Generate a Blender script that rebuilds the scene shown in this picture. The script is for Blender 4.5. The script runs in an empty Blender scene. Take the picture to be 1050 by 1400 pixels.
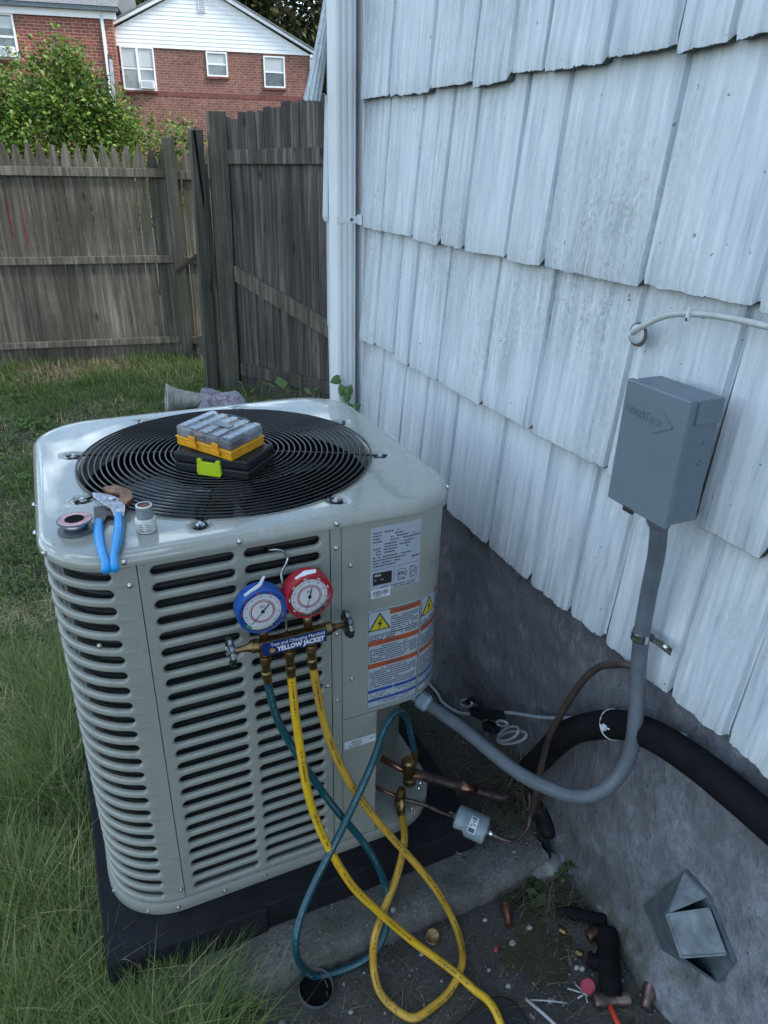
import bpy, bmesh, math, random
import numpy as np
from mathutils import Vector, Matrix, noise
random.seed(7); rng = np.random.default_rng(7)
C = bpy.context.scene.collection
PI = math.pi
# ------------------------------------------------------------------ camera
scene = bpy.context.scene
cam_d = bpy.data.cameras.new('camera'); cam = bpy.data.objects.new('camera', cam_d); C.objects.link(cam)
cam_d.sensor_fit = 'VERTICAL'; cam_d.sensor_height = 36.0; cam_d.lens = 985.9 / 1400 * 36
cam_d.clip_start = 0.02; cam_d.clip_end = 600
r_ = Vector((0.91124385, -0.41138835, 0.01985602)); u_ = Vector((0.16314789, 0.40480623, 0.89973034)); f_ = Vector((0.37817642, 0.81663427, -0.43599433))
CAM = Vector((0.0755, -1.0665, 1.4100))
cam.matrix_world = Matrix(((r_.x, u_.x, -f_.x, CAM.x), (r_.y, u_.y, -f_.y, CAM.y), (r_.z, u_.z, -f_.z, CAM.z), (0, 0, 0, 1)))
scene.camera = cam
# ------------------------------------------------------------------ sky, sun, exposure
SUN_EL, SUN_AZ = math.radians(46), math.radians(128)     # azimuth measured from +Y towards +X
world = bpy.data.worlds.new('World'); scene.world = world; world.use_nodes = True
wn, wl = world.node_tree.nodes, world.node_tree.links
wn.clear()
wo = wn.new('ShaderNodeOutputWorld'); bg = wn.new('ShaderNodeBackground'); sky = wn.new('ShaderNodeTexSky')
sky.sky_type = 'NISHITA'; sky.sun_disc = False; sky.sun_elevation = SUN_EL; sky.sun_rotation = SUN_AZ
sky.air_density = 1.2; sky.dust_density = 0.6; sky.ozone_density = 1.8
tc = wn.new('ShaderNodeTexCoord'); sep = wn.new('ShaderNodeSeparateXYZ'); wl.new(tc.outputs['Generated'], sep.inputs[0])
ad = wn.new('ShaderNodeMath'); ad.operation = 'ADD'; ad.inputs[1].default_value = 0.25; ad.use_clamp = False
mx = wn.new('ShaderNodeMath'); mx.operation = 'MAXIMUM'; mx.inputs[1].default_value = 0.0
wl.new(sep.outputs['Z'], mx.inputs[0]); wl.new(mx.outputs[0], ad.inputs[0])
dx = wn.new('ShaderNodeMath'); dx.operation = 'DIVIDE'; wl.new(sep.outputs['X'], dx.inputs[0]); wl.new(ad.outputs[0], dx.inputs[1])
dy = wn.new('ShaderNodeMath'); dy.operation = 'DIVIDE'; wl.new(sep.outputs['Y'], dy.inputs[0]); wl.new(ad.outputs[0], dy.inputs[1])
CLOUD_OFF = (0.0, 0.0, 0.0)
cmb0 = wn.new('ShaderNodeCombineXYZ'); cmb = wn.new('ShaderNodeVectorMath'); cmb.operation = 'ADD'; cmb.inputs[1].default_value = CLOUD_OFF; wl.new(cmb0.outputs[0], cmb.inputs[0]); wl.new(dx.outputs[0], cmb0.inputs[0]); wl.new(dy.outputs[0], cmb0.inputs[1])
nz = wn.new('ShaderNodeTexNoise'); nz.inputs['Scale'].default_value = 2.4; nz.inputs['Detail'].default_value = 7; nz.inputs['Roughness'].default_value = 0.55
wl.new(cmb.outputs[0], nz.inputs['Vector'])
rp = wn.new('ShaderNodeValToRGB'); rp.color_ramp.elements[0].position = 0.52; rp.color_ramp.elements[1].position = 0.60
wl.new(nz.outputs['Fac'], rp.inputs[0])
mixc = wn.new('ShaderNodeMix'); mixc.data_type = 'RGBA'
wl.new(rp.outputs[0], mixc.inputs['Factor']); wl.new(sky.outputs[0], mixc.inputs['A']); mixc.inputs['B'].default_value = (11.8, 13.6, 15.0, 1)
wl.new(mixc.outputs['Result'], bg.inputs['Color']); bg.inputs['Strength'].default_value = 0.095
wl.new(bg.outputs[0], wo.inputs['Surface'])
sd = bpy.data.lights.new('sun', 'SUN'); sun = bpy.data.objects.new('sun', sd); C.objects.link(sun)
sd.energy = 1.5; sd.angle = math.radians(16); sd.color = (1, 0.91, 0.78)
sdir = Vector((math.sin(SUN_AZ) * math.cos(SUN_EL), math.cos(SUN_AZ) * math.cos(SUN_EL), math.sin(SUN_EL)))
sun.rotation_euler = sdir.to_track_quat('Z', 'Y').to_euler(); sun.location = sdir * 30
vs = scene.view_settings; vs.view_transform = 'Standard'; vs.look = 'None'; vs.gamma = 1; vs.use_curve_mapping = False
vs.exposure = 1.70
scene.cycles.max_bounces = 6; scene.cycles.diffuse_bounces = 3; scene.cycles.glossy_bounces = 3; scene.cycles.transparent_max_bounces = 8
# ------------------------------------------------------------------ materials
class NT:
    def __init__(s, name):
        s.m = bpy.data.materials.new(name); s.m.use_nodes = True; s.n = s.m.node_tree.nodes; s.l = s.m.node_tree.links
        s.b = s.n['Principled BSDF']; s.out = s.n['Material Output']
    def add(s, t, **k):
        n = s.n.new(t)
        for a, v in k.items():
            if a in n.inputs: n.inputs[a].default_value = v
            else: setattr(n, a, v)
        return n
    def link(s, a, b): s.l.new(a, b)
    def coord(s, scale=(1, 1, 1), kind='Object', rot=(0, 0, 0)):
        if kind == 'World': o = s.add('ShaderNodeNewGeometry').outputs['Position']
        else: o = s.add('ShaderNodeTexCoord').outputs[kind]
        mp = s.add('ShaderNodeMapping'); mp.inputs['Scale'].default_value = scale; mp.inputs['Rotation'].default_value = rot
        s.link(o, mp.inputs['Vector']); return mp.outputs[0]
    def noise(s, vec, scale, detail=4, rough=0.55):
        n = s.add('ShaderNodeTexNoise'); n.inputs['Scale'].default_value = scale; n.inputs['Detail'].default_value = detail; n.inputs['Roughness'].default_value = rough
        s.link(vec, n.inputs['Vector']); return n.outputs['Fac']
    def ramp(s, fac, stops):
        r = s.add('ShaderNodeValToRGB'); e = r.color_ramp.elements
        while len(e) < len(stops): e.new(0.5)
        for i, (p, c) in enumerate(stops):
            e[i].position = p; e[i].color = (c, c, c, 1) if isinstance(c, (int, float)) else (*c, 1)
        s.link(fac, r.inputs[0]); return r.outputs[0]
    def mix(s, fac, a, b, mode='MIX'):
        n = s.add('ShaderNodeMix'); n.data_type = 'RGBA'; n.blend_type = mode
        for sock, v in ((n.inputs['Factor'], fac), (n.inputs['A'], a), (n.inputs['B'], b)):
            if isinstance(v, (int, float)): sock.default_value = v if sock.type == 'VALUE' else (v, v, v, 1)
            elif isinstance(v, tuple): sock.default_value = (*v, 1)
            else: s.link(v, sock)
        return n.outputs['Result']
    def col(s, v): s.link(v, s.b.inputs['Base Color'])
    def bump(s, h, strength=0.3, dist=0.002, prev=None):
        b = s.add('ShaderNodeBump'); b.inputs['Strength'].default_value = strength; b.inputs['Distance'].default_value = dist
        s.link(h, b.inputs['Height'])
        if prev is not None: s.link(prev, b.inputs['Normal'])
        s.link(b.outputs[0], s.b.inputs['Normal']); return b.outputs[0]
def M(name, col, rough=0.5, metal=0.0, spec=0.5, var=0.0, vscale=8.0, bump=0.0, bscale=60.0, bdist=0.001, coat=0.0, kind='World', rvar=0.0):
    t = NT(name); b = t.b
    b.inputs['Roughness'].default_value = rough; b.inputs['Metallic'].default_value = metal; b.inputs['Specular IOR Level'].default_value = spec
    b.inputs['Coat Weight'].default_value = coat; b.inputs['Coat Roughness'].default_value = 0.04
    b.inputs['Base Color'].default_value = (*col, 1)
    if var or bump or rvar: v = t.coord(kind=kind)
    if var:
        n = t.noise(v, vscale, 5); lo = tuple(c * (1 - var) for c in col); hi = tuple(min(1, c * (1 + var)) for c in col)
        t.col(t.ramp(n, [(0.3, lo), (0.7, hi)]))
    if rvar:
        n = t.noise(v, vscale * 3, 4); t.link(t.ramp(n, [(0.35, max(0, rough - rvar)), (0.7, min(1, rough + rvar))]), b.inputs['Roughness'])
    if bump: t.bump(t.noise(v, bscale, 5), bump, bdist)
    return t.m
def unit_paint():
    t = NT('unit_paint'); b = t.b; v = t.coord(kind='World'); c = t.ramp(t.noise(v, 3, 5), [(0.3, (0.262, 0.275, 0.243)), (0.7, (0.298, 0.310, 0.275))])
    st = t.noise(t.coord((30, 30, 1.8), kind='World'), 1, 5, 0.65); c = t.mix(t.ramp(st, [(0.55, 0.0), (0.78, 0.30)]), c, (0.17, 0.17, 0.145))
    sp = t.noise(v, 210, 2, 0.5); c = t.mix(t.ramp(sp, [(0.72, 0.0), (0.755, 0.55)]), c, (0.12, 0.115, 0.095)); t.col(c)
    t.link(t.ramp(t.noise(v, 11, 5), [(0.35, 0.27), (0.7, 0.44)]), b.inputs['Roughness']); b.inputs['Coat Weight'].default_value = 0.10; b.inputs['Coat Roughness'].default_value = 0.05
    t.bump(t.noise(v, 7, 2), 0.06, 0.006); return t.m
paint = unit_paint()
def cap_mat():
    t = NT('cap_paint'); b = t.b; v = t.coord(kind='World')
    n = t.noise(v, 5, 6); base = t.ramp(n, [(0.3, (0.275, 0.292, 0.258)), (0.7, (0.300, 0.316, 0.282))])
    d = t.noise(v, 26, 6, 0.7); base = t.mix(t.ramp(d, [(0.58, 0.0), (0.75, 0.45)]), base, (0.20, 0.19, 0.15)); e = t.noise(v, 260, 2, 0.5); t.col(t.mix(t.ramp(e, [(0.70, 0.0), (0.74, 0.7)]), base, (0.12, 0.11, 0.08)))
    t.link(t.ramp(t.noise(v, 14, 5), [(0.35, 0.22), (0.75, 0.36)]), b.inputs['Roughness'])
    b.inputs['Specular IOR Level'].default_value = 0.4; b.inputs['Coat Weight'].default_value = 0.85; b.inputs['Coat IOR'].default_value = 1.52; t.link(t.ramp(t.noise(v, 30, 5), [(0.4, 0.02), (0.75, 0.10)]), b.inputs['Coat Roughness'])
    t.bump(t.noise(v, 3.5, 2), 0.05, 0.004); return t.m
capm = cap_mat()
black_wire = M('black_wire', (0.008, 0.008, 0.009), 0.26, spec=0.4)
black_pl = M('black_plastic', (0.016, 0.017, 0.021), 0.5, var=0.2, vscale=30, bump=0.15, bscale=300)
pad_m = M('pad_composite', (0.011, 0.012, 0.015), 0.75, spec=0.2, var=0.3, vscale=18, bump=0.45, bscale=420, bdist=0.0015)
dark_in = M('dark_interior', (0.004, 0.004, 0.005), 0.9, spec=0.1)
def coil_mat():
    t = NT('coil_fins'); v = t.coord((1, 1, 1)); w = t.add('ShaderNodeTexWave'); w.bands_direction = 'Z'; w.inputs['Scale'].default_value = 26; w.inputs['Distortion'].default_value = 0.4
    t.link(v, w.inputs['Vector']); t.col(t.ramp(w.outputs['Fac'], [(0.55, 0.010), (0.97, (0.05, 0.052, 0.055))])); t.b.inputs['Roughness'].default_value = 0.55; return t.m  # bands follow the coil rows; their pale reflections are put into the colour
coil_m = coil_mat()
alum = M('aluminium', (0.62, 0.64, 0.66), 0.34, metal=1, var=0.12, vscale=20, rvar=0.1)
blade_m = M('fan_blade', (0.20, 0.21, 0.22), 0.30, metal=1, var=0.2, vscale=20)
zinc = M('zinc_screw', (0.62, 0.65, 0.66), 0.30, metal=1)
galv = M('galvanised', (0.118, 0.145, 0.168), 0.48, metal=0.30, var=0.35, vscale=26, bump=0.2, bscale=40, rvar=0.15)
brass = M('brass', (0.27, 0.185, 0.085), 0.40, metal=1, var=0.3, vscale=60, rvar=0.12)
copper = M('copper', (0.30, 0.15, 0.105), 0.42, metal=1, var=0.45, vscale=70, rvar=0.15)
oldcopper = M('tarnished_copper', (0.155, 0.112, 0.105), 0.46, metal=0.85, var=0.6, vscale=45, rvar=0.15)
steel = M('worn_steel', (0.33, 0.34, 0.37), 0.36, metal=1, var=0.4, vscale=80, rvar=0.15)
rust = M('rusty_steel', (0.22, 0.12, 0.07), 0.55, metal=0.7, var=0.5, vscale=80)
darksteel = M('dark_steel', (0.085, 0.075, 0.07), 0.45, metal=0.8, var=0.4, vscale=80)
chrome = M('chrome', (0.66, 0.68, 0.70), 0.18, metal=1)
wheel_m = M('wheel_steel', (0.17, 0.19, 0.20), 0.34, metal=1, var=0.3, vscale=90)
wire_steel = M('hook_steel', (0.40, 0.41, 0.42), 0.25, metal=1)
blue_grip = M('blue_grip', (0.008, 0.27, 0.62), 0.36, var=0.1, vscale=40)
blue_boot = M('blue_boot', (0.010, 0.075, 0.30), 0.40, var=0.15, vscale=40)
red_boot = M('red_boot', (0.33, 0.012, 0.025), 0.38, var=0.15, vscale=40)
blue_dial = M('blue_dial', (0.012, 0.055, 0.28), 0.4)
red_dial = M('red_dial', (0.36, 0.010, 0.022), 0.4)
white_dial = M('white_dial', (0.60, 0.62, 0.64), 0.45)
ink = M('black_ink', (0.015, 0.016, 0.02), 0.55)
dial_red = M('red_ink', (0.45, 0.06, 0.07), 0.5)
dial_green = M('green_ink', (0.02, 0.28, 0.10), 0.5)
white_dim = M('faded_white_ink', (0.16, 0.20, 0.21), 0.6)
white_ink = M('white_ink', (0.70, 0.72, 0.74), 0.5)
decal_blue = M('decal_blue', (0.008, 0.026, 0.13), 0.32)
gold_ink = M('gold_ink', (0.45, 0.20, 0.07), 0.4)
plate_m = M('rating_foil', (0.36, 0.39, 0.45), 0.42, var=0.06, vscale=10)
label_w = M('label_white', (0.62, 0.66, 0.70), 0.42)
label_g = M('label_grey', (0.38, 0.42, 0.46), 0.45, var=0.05, vscale=12)
text_m = M('label_text', (0.045, 0.06, 0.10), 0.6)
orange_m = M('label_orange', (0.36, 0.075, 0.02), 0.5)
bluebar = M('label_blue', (0.02, 0.07, 0.28), 0.5)
yellow_tri = M('label_yellow', (0.50, 0.42, 0.02), 0.5)
darkbadge = M('badge_black', (0.02, 0.018, 0.016), 0.35)
def hose(name, col, dirt):
    t = NT(name); v = t.coord(kind='World'); n = t.noise(v, 55, 6, 0.7); m = t.noise(v, 9, 3)
    a = t.ramp(m, [(0.3, tuple(c * 0.85 for c in col)), (0.7, col)])
    t.col(t.mix(t.ramp(n, [(0.56, 0.0), (0.72, 0.8)]), a, dirt)); t.b.inputs['Roughness'].default_value = 0.36; return t.m
yellow_h = hose('yellow_hose', (0.66, 0.40, 0.016), (0.16, 0.10, 0.03)); teal_h = hose('teal_hose', (0.004, 0.068, 0.092), (0.015, 0.03, 0.035))
yellow_d = hose('dull_yellow_hose', (0.56, 0.33, 0.04), (0.14, 0.09, 0.03))
cond_m = M('conduit_pvc', (0.100, 0.118, 0.138), 0.38, spec=0.4, var=0.22, vscale=16, rvar=0.1)
cond_fit = M('conduit_fitting', (0.27, 0.34, 0.41), 0.45)
box_m = M('box_paint', (0.128, 0.165, 0.198), 0.42, var=0.05, vscale=8, bump=0.08, bscale=350)
insul = M('insulation_foam', (0.008, 0.008, 0.010), 0.85, spec=0.12, var=0.3, vscale=25, bump=0.3, bscale=120, bdist=0.002)
brown_c = M('brown_cable', (0.050, 0.034, 0.028), 0.42, var=0.3, vscale=40)
wcable = M('white_cable', (0.42, 0.44, 0.43), 0.45, var=0.2, vscale=30)
gcable = M('grey_cable', (0.30, 0.34, 0.37), 0.5, var=0.2, vscale=30)
ziptie = M('white_nylon', (0.62, 0.65, 0.68), 0.4)
drier_m = M('drier_paint', (0.225, 0.285, 0.305), 0.33, var=0.15, vscale=30)
lime = M('lime_latch', (0.42, 0.55, 0.015), 0.4, var=0.1, vscale=60, bump=0.3, bscale=300)
org_yel = M('organizer_yellow', (0.66, 0.30, 0.008), 0.42, var=0.1, vscale=50)
case_m = M('case_black', (0.012, 0.014, 0.017), 0.5, spec=0.3, var=0.15, vscale=40, bump=0.25, bscale=380)
jar_w = M('jar_white', (0.58, 0.58, 0.55), 0.5, var=0.18, vscale=60)
jar_g = M('jar_neck', (0.20, 0.22, 0.24), 0.5, var=0.3, vscale=60)
flux = M('flux_brown', (0.16, 0.05, 0.025), 0.55, var=0.3, vscale=90)
spool_g = M('spool_grey', (0.10, 0.115, 0.125), 0.45)
spool_l = M('spool_label', (0.52, 0.30, 0.32), 0.5, var=0.45, vscale=70)
def clear_mat():
    t = NT('clear_lid'); b = t.b; v = t.coord(kind='World')
    b.inputs['Base Color'].default_value = (0.86, 0.91, 0.96, 1); b.inputs['Roughness'].default_value = 0.05; b.inputs['Transmission Weight'].default_value = 0.88; b.inputs['IOR'].default_value = 1.25
    t.bump(t.noise(v, 60, 3), 0.2, 0.002); return t.m
clear = clear_mat()
def glass_mat():
    t = NT('window_glass'); b = t.b; v = t.coord(kind='World')
    t.col(t.ramp(t.noise(v, 1.5, 3), [(0.3, (0.07, 0.09, 0.10)), (0.7, (0.20, 0.23, 0.25))])); b.inputs['Roughness'].default_value = 0.06; b.inputs['Specular IOR Level'].default_value = 0.7; return t.m
wglass = glass_mat()
blind_m = M('window_blind', (0.50, 0.54, 0.56), 0.5)
trim_w = M('white_trim', (0.72, 0.74, 0.75), 0.45, var=0.06, vscale=3)
def wood_mat(name, dark, light, green=0.0, k=1.0):
    t = NT(name); v = t.coord((38, 38, 1.6), kind='World'); n = t.noise(v, 1.0, 6, 0.65)
    oi = t.add('ShaderNodeObjectInfo'); v2 = t.coord((1, 1, 1), kind='World')
    c = t.ramp(n, [(0.30, dark), (0.50, tuple(a * 0.65 + b * 0.35 for a, b in zip(dark, light))), (0.66, light)])
    c = t.mix(1.0, c, t.ramp(oi.outputs['Random'], [(0.0, 0.62), (1.0, 1.15)]), 'MULTIPLY')
    big = t.noise(v2, 1.7, 5, 0.6)
    c = t.mix(t.ramp(big, [(0.40, 0.0), (0.72, 0.55)]), c, tuple(x * 0.42 for x in dark))
    if green: c = t.mix(t.ramp(t.noise(v2, 2.6, 4), [(0.45, 0.0), (0.7, green)]), c, (0.05, 0.06, 0.025))
    cr = t.noise(t.coord((95, 95, 2.2), kind='World'), 1.0, 4, 0.6)
    c = t.mix(t.ramp(cr, [(0.63, 0.0), (0.70, 0.8)]), c, tuple(x * 0.25 for x in dark))
    vo = t.add('ShaderNodeTexVoronoi'); vo.inputs['Scale'].default_value = 1.0; t.link(t.coord((7, 7, 2.6), kind='World'), vo.inputs['Vector'])
    c = t.mix(t.ramp(vo.outputs['Distance'], [(0.05, 0.85), (0.13, 0.0)]), c, tuple(x * 0.3 for x in dark))
    t.col(c); t.b.inputs['Roughness'].default_value = 0.85; t.bump(n, 0.6, 0.004); return t.m
wood_f = wood_mat('fence_wood', (0.068, 0.056, 0.041), (0.31, 0.272, 0.215), 0.35)
wood_g = wood_mat('gate_wood', (0.030, 0.026, 0.023), (0.20, 0.175, 0.155))
wood_p = wood_mat('post_wood', (0.060, 0.054, 0.042), (0.20, 0.185, 0.15), 0.4)
red_paint = M('red_paint', (0.26, 0.025, 0.045), 0.7, var=0.6, vscale=30)
def shake_mat():
    t = NT('shake_paint'); v = t.coord((85, 85, 2.4), kind='World'); v2 = t.coord((26, 26, 1.1), kind='World'); w = t.coord(kind='World')
    g = t.noise(v, 1.0, 6, 0.65); g2 = t.noise(v2, 1.0, 4, 0.6)
    base = t.ramp(g, [(0.26, (0.34, 0.38, 0.425)), (0.41, (0.515, 0.565, 0.61)), (0.58, (0.60, 0.645, 0.685)), (0.74, (0.72, 0.75, 0.77))])
    base = t.mix(1.0, base, t.ramp(g2, [(0.32, (0.78, 0.81, 0.84)), (0.55, (1.0, 1.0, 1.0))]), 'MULTIPLY')
    gm = t.noise(w, 2.1, 3, 0.5); sp = t.noise(t.coord((1, 1, 0.5), kind='World'), 150, 4, 0.75); st = t.noise(t.coord((60, 60, 2), kind='World'), 1, 4)
    m1 = t.ramp(gm, [(0.46, 0.0), (0.64, 1.0)]); m2 = t.ramp(sp, [(0.40, 0.0), (0.62, 1.0)])
    mm = t.mix(1.0, m1, m2, 'MULTIPLY'); mm = t.mix(1.0, mm, t.ramp(st, [(0.35, 0.10), (0.62, 0.80)]), 'MULTIPLY')
    base = t.mix(mm, base, (0.25, 0.27, 0.265))
    stk = t.noise(t.coord((14, 14, 0.9), kind='World'), 1, 5, 0.65); base = t.mix(t.ramp(stk, [(0.56, 0.0), (0.74, 0.45)]), base, (0.40, 0.43, 0.44))
    ds = t.noise(w, 75, 2, 0.5); base = t.mix(t.ramp(ds, [(0.735, 0.0), (0.755, 0.8)]), base, (0.12, 0.12, 0.11))
    t.col(base); t.link(t.ramp(g, [(0.3, 0.62), (0.7, 0.42)]), t.b.inputs['Roughness']); p = t.bump(g, 0.55, 0.0026); t.bump(g2, 0.35, 0.004, p); return t.m
shake_m = shake_mat()
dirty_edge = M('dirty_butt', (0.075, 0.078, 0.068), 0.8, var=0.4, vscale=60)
def found_mat():
    t = NT('foundation_paint'); v = t.coord(kind='World'); a = t.noise(v, 2.2, 5, 0.6); b = t.noise(t.coord((1, 1, 0.6), kind='World', rot=(0.6, 0, 0)), 26, 6, 0.75); s = t.noise(t.coord((1, 0.9, 0.28), kind='World', rot=(0.75, 0, 0)), 48, 5, 0.7); f = t.noise(v, 170, 4, 0.7)
    c = t.ramp(a, [(0.33, (0.098, 0.098, 0.112)), (0.67, (0.140, 0.139, 0.156))])
    chips = t.mix(1.0, t.ramp(t.noise(v, 4.2, 4, 0.6), [(0.50, 0.0), (0.62, 1.0)]), t.ramp(b, [(0.50, 0.0), (0.64, 0.75)]), 'MULTIPLY'); c = t.mix(chips, c, (0.27, 0.30, 0.345))
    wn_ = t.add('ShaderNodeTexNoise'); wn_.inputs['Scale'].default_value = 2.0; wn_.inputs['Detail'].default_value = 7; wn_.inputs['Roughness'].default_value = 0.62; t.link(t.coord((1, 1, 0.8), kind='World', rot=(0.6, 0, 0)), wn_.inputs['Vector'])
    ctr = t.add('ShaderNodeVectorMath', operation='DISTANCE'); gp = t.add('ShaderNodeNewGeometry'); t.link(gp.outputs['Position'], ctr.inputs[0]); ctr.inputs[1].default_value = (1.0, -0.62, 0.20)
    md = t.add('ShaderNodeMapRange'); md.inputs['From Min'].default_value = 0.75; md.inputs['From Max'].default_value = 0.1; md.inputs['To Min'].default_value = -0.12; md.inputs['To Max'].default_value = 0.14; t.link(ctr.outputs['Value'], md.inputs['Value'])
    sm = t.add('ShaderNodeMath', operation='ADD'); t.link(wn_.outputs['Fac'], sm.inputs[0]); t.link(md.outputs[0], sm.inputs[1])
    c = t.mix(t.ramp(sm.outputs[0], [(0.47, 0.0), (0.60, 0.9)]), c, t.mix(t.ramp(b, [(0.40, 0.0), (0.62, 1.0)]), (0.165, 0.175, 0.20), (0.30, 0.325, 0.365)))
    c = t.mix(t.ramp(s, [(0.63, 0.0), (0.67, 0.9)]), c, (0.045, 0.046, 0.052)); c = t.mix(t.ramp(f, [(0.55, 0.0), (0.72, 0.35)]), c, (0.05, 0.05, 0.055))
    sp = t.add('ShaderNodeSeparateXYZ'); geo = t.add('ShaderNodeNewGeometry'); t.link(geo.outputs['Position'], sp.inputs[0])
    mr = t.add('ShaderNodeMapRange'); mr.inputs['From Min'].default_value = 0.10; mr.inputs['From Max'].default_value = -0.1; t.link(sp.outputs['Z'], mr.inputs['Value'])
    moss = t.mix(1.0, mr.outputs[0], t.ramp(t.noise(v, 9, 5), [(0.42, 0.0), (0.62, 0.85)]), 'MULTIPLY'); c = t.mix(moss, c, (0.062, 0.066, 0.034))
    t.col(c); t.b.inputs['Roughness'].default_value = 0.7
    p = t.bump(a, 0.4, 0.02); p = t.bump(b, 1.0, 0.012, p); p = t.bump(s, 1.0, 0.010, p); t.bump(f, 0.5, 0.003, p); return t.m
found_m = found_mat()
def conc_mat(name, lo, hi, moss=0.5):
    t = NT(name); v = t.coord(kind='World'); a = t.noise(v, 4, 6, 0.65); b = t.noise(v, 120, 4, 0.75); d = t.noise(v, 11, 6, 0.7)
    c = t.ramp(a, [(0.32, lo), (0.68, hi)]); c = t.mix(t.ramp(b, [(0.42, 0.0), (0.62, 0.55)]), c, tuple(x * 0.32 for x in lo)); c = t.mix(t.ramp(b, [(0.63, 0.0), (0.74, 0.75)]), c, tuple(min(1, x * 2.2) for x in hi))
    c = t.mix(t.ramp(d, [(0.50, 0.0), (0.64, moss)]), c, (0.050, 0.052, 0.030)); t.col(c); t.b.inputs['Roughness'].default_value = 0.9
    p = t.bump(d, 0.6, 0.012); t.bump(b, 0.7, 0.004, p); return t.m
slab_m = conc_mat('slab_concrete', (0.088, 0.086, 0.080), (0.19, 0.185, 0.172), 0.5)
dirt_m = conc_mat('yard_dirt', (0.044, 0.043, 0.040), (0.100, 0.097, 0.088), 0.18)
soil_m = conc_mat('mossy_soil', (0.030, 0.030, 0.025), (0.068, 0.066, 0.054), 0.7)
def lawn_mat():
    t = NT('lawn_soil'); v = t.coord(kind='World'); a = t.noise(v, 1.6, 6, 0.7); b = t.noise(v, 45, 5, 0.8)
    c = t.ramp(a, [(0.35, (0.020, 0.032, 0.010)), (0.55, (0.05, 0.052, 0.022)), (0.70, (0.13, 0.095, 0.052))]); c = t.mix(t.ramp(b, [(0.35, 0.0), (0.65, 0.7)]), c, (0.02, 0.022, 0.010))
    sp = t.add('ShaderNodeSeparateXYZ'); geo = t.add('ShaderNodeNewGeometry'); t.link(geo.outputs['Position'], sp.inputs[0])
    mr = t.add('ShaderNodeMapRange'); mr.inputs['From Min'].default_value = 4.0; mr.inputs['From Max'].default_value = 7.0; t.link(sp.outputs['Y'], mr.inputs['Value'])
    c = t.mix(t.ramp(mr.outputs[0], [(0.25, 0.0), (0.38, 1.0), (0.52, 1.0), (0.60, 0.0)]), c, t.ramp(b, [(0.35, (0.055, 0.032, 0.024)), (0.7, (0.14, 0.085, 0.06))])); t.col(c); t.b.inputs['Roughness'].default_value = 0.95; t.bump(b, 0.6, 0.02); return t.m
lawn_m = lawn_mat()
def tint_mat(name, rough=0.55, trans=0.35):
    t = NT(name); a = t.add('ShaderNodeAttribute'); a.attribute_name = 'tint'; t.col(a.outputs['Color']); t.b.inputs['Roughness'].default_value = rough; t.b.inputs['Specular IOR Level'].default_value = 0.35
    tr = t.add('ShaderNodeBsdfTranslucent'); t.link(a.outputs['Color'], tr.inputs['Color']); ms = t.add('ShaderNodeMixShader'); ms.inputs[0].default_value = trans
    t.link(t.b.outputs[0], ms.inputs[1]); t.link(tr.outputs[0], ms.inputs[2]); t.link(ms.outputs[0], t.out.inputs['Surface']); return t.m
grass_m = tint_mat('grass_blades', 0.5, 0.3); leaf_m = tint_mat('leaves', 0.45, 0.35)
bark = M('bark', (0.09, 0.07, 0.05), 0.9, var=0.4, vscale=20, bump=0.5, bscale=40, bdist=0.01)
stem_m = M('plant_stem', (0.07, 0.11, 0.03), 0.6)
def brick_mat(name, c1, c2, mortar):
    t = NT(name); tcn = t.add('ShaderNodeTexCoord'); sp = t.add('ShaderNodeSeparateXYZ'); t.link(tcn.outputs['Object'], sp.inputs[0])
    ax = t.add('ShaderNodeMath', operation='ADD'); t.link(sp.outputs['X'], ax.inputs[0]); t.link(sp.outputs['Y'], ax.inputs[1])
    cb = t.add('ShaderNodeCombineXYZ'); t.link(ax.outputs[0], cb.inputs[0]); t.link(sp.outputs['Z'], cb.inputs[1])
    def br(vec):
        b = t.add('ShaderNodeTexBrick'); b.inputs['Scale'].default_value = 1; b.inputs['Brick Width'].default_value = 0.215; b.inputs['Row Height'].default_value = 0.078; b.inputs['Mortar Size'].default_value = 0.0085; b.inputs['Mortar Smooth'].default_value = 0.2
        b.inputs['Color1'].default_value = (*c1, 1); b.inputs['Color2'].default_value = (*c2, 1); b.inputs['Mortar'].default_value = (*mortar, 1); b.inputs['Bias'].default_value = -0.1; t.link(vec, b.inputs['Vector']); return b
    b = br(cb.outputs[0]); v = t.coord(kind='Object'); n = t.noise(v, 9, 5, 0.7); big = t.noise(v, 0.7, 4)
    c = t.mix(1.0, b.outputs['Color'], t.ramp(n, [(0.3, 0.55), (0.7, 1.25)]), 'MULTIPLY'); c = t.mix(1.0, c, t.ramp(big, [(0.3, 0.8), (0.7, 1.15)]), 'MULTIPLY')
    t.col(c); t.b.inputs['Roughness'].default_value = 0.85
    inv = t.add('ShaderNodeMath', operation='SUBTRACT'); inv.inputs[0].default_value = 1; t.link(b.outputs['Fac'], inv.inputs[1]); t.bump(inv.outputs[0], 0.8, 0.008); return t.m
brick_a = brick_mat('red_brick', (0.30, 0.078, 0.046), (0.18, 0.052, 0.038), (0.36, 0.29, 0.26))
brick_b = brick_mat('brown_brick', (0.25, 0.098, 0.066), (0.145, 0.060, 0.046), (0.27, 0.215, 0.195))
soldier = M('soldier_bricks', (0.15, 0.055, 0.045), 0.85, var=0.35, vscale=9)
roof_m = M('roof_shingle', (0.15, 0.155, 0.165), 0.9, var=0.3, vscale=12, bump=0.5, bscale=60, bdist=0.01)
wall_plain = M('house_paint', (0.66, 0.68, 0.70), 0.5, var=0.08, vscale=4)
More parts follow.
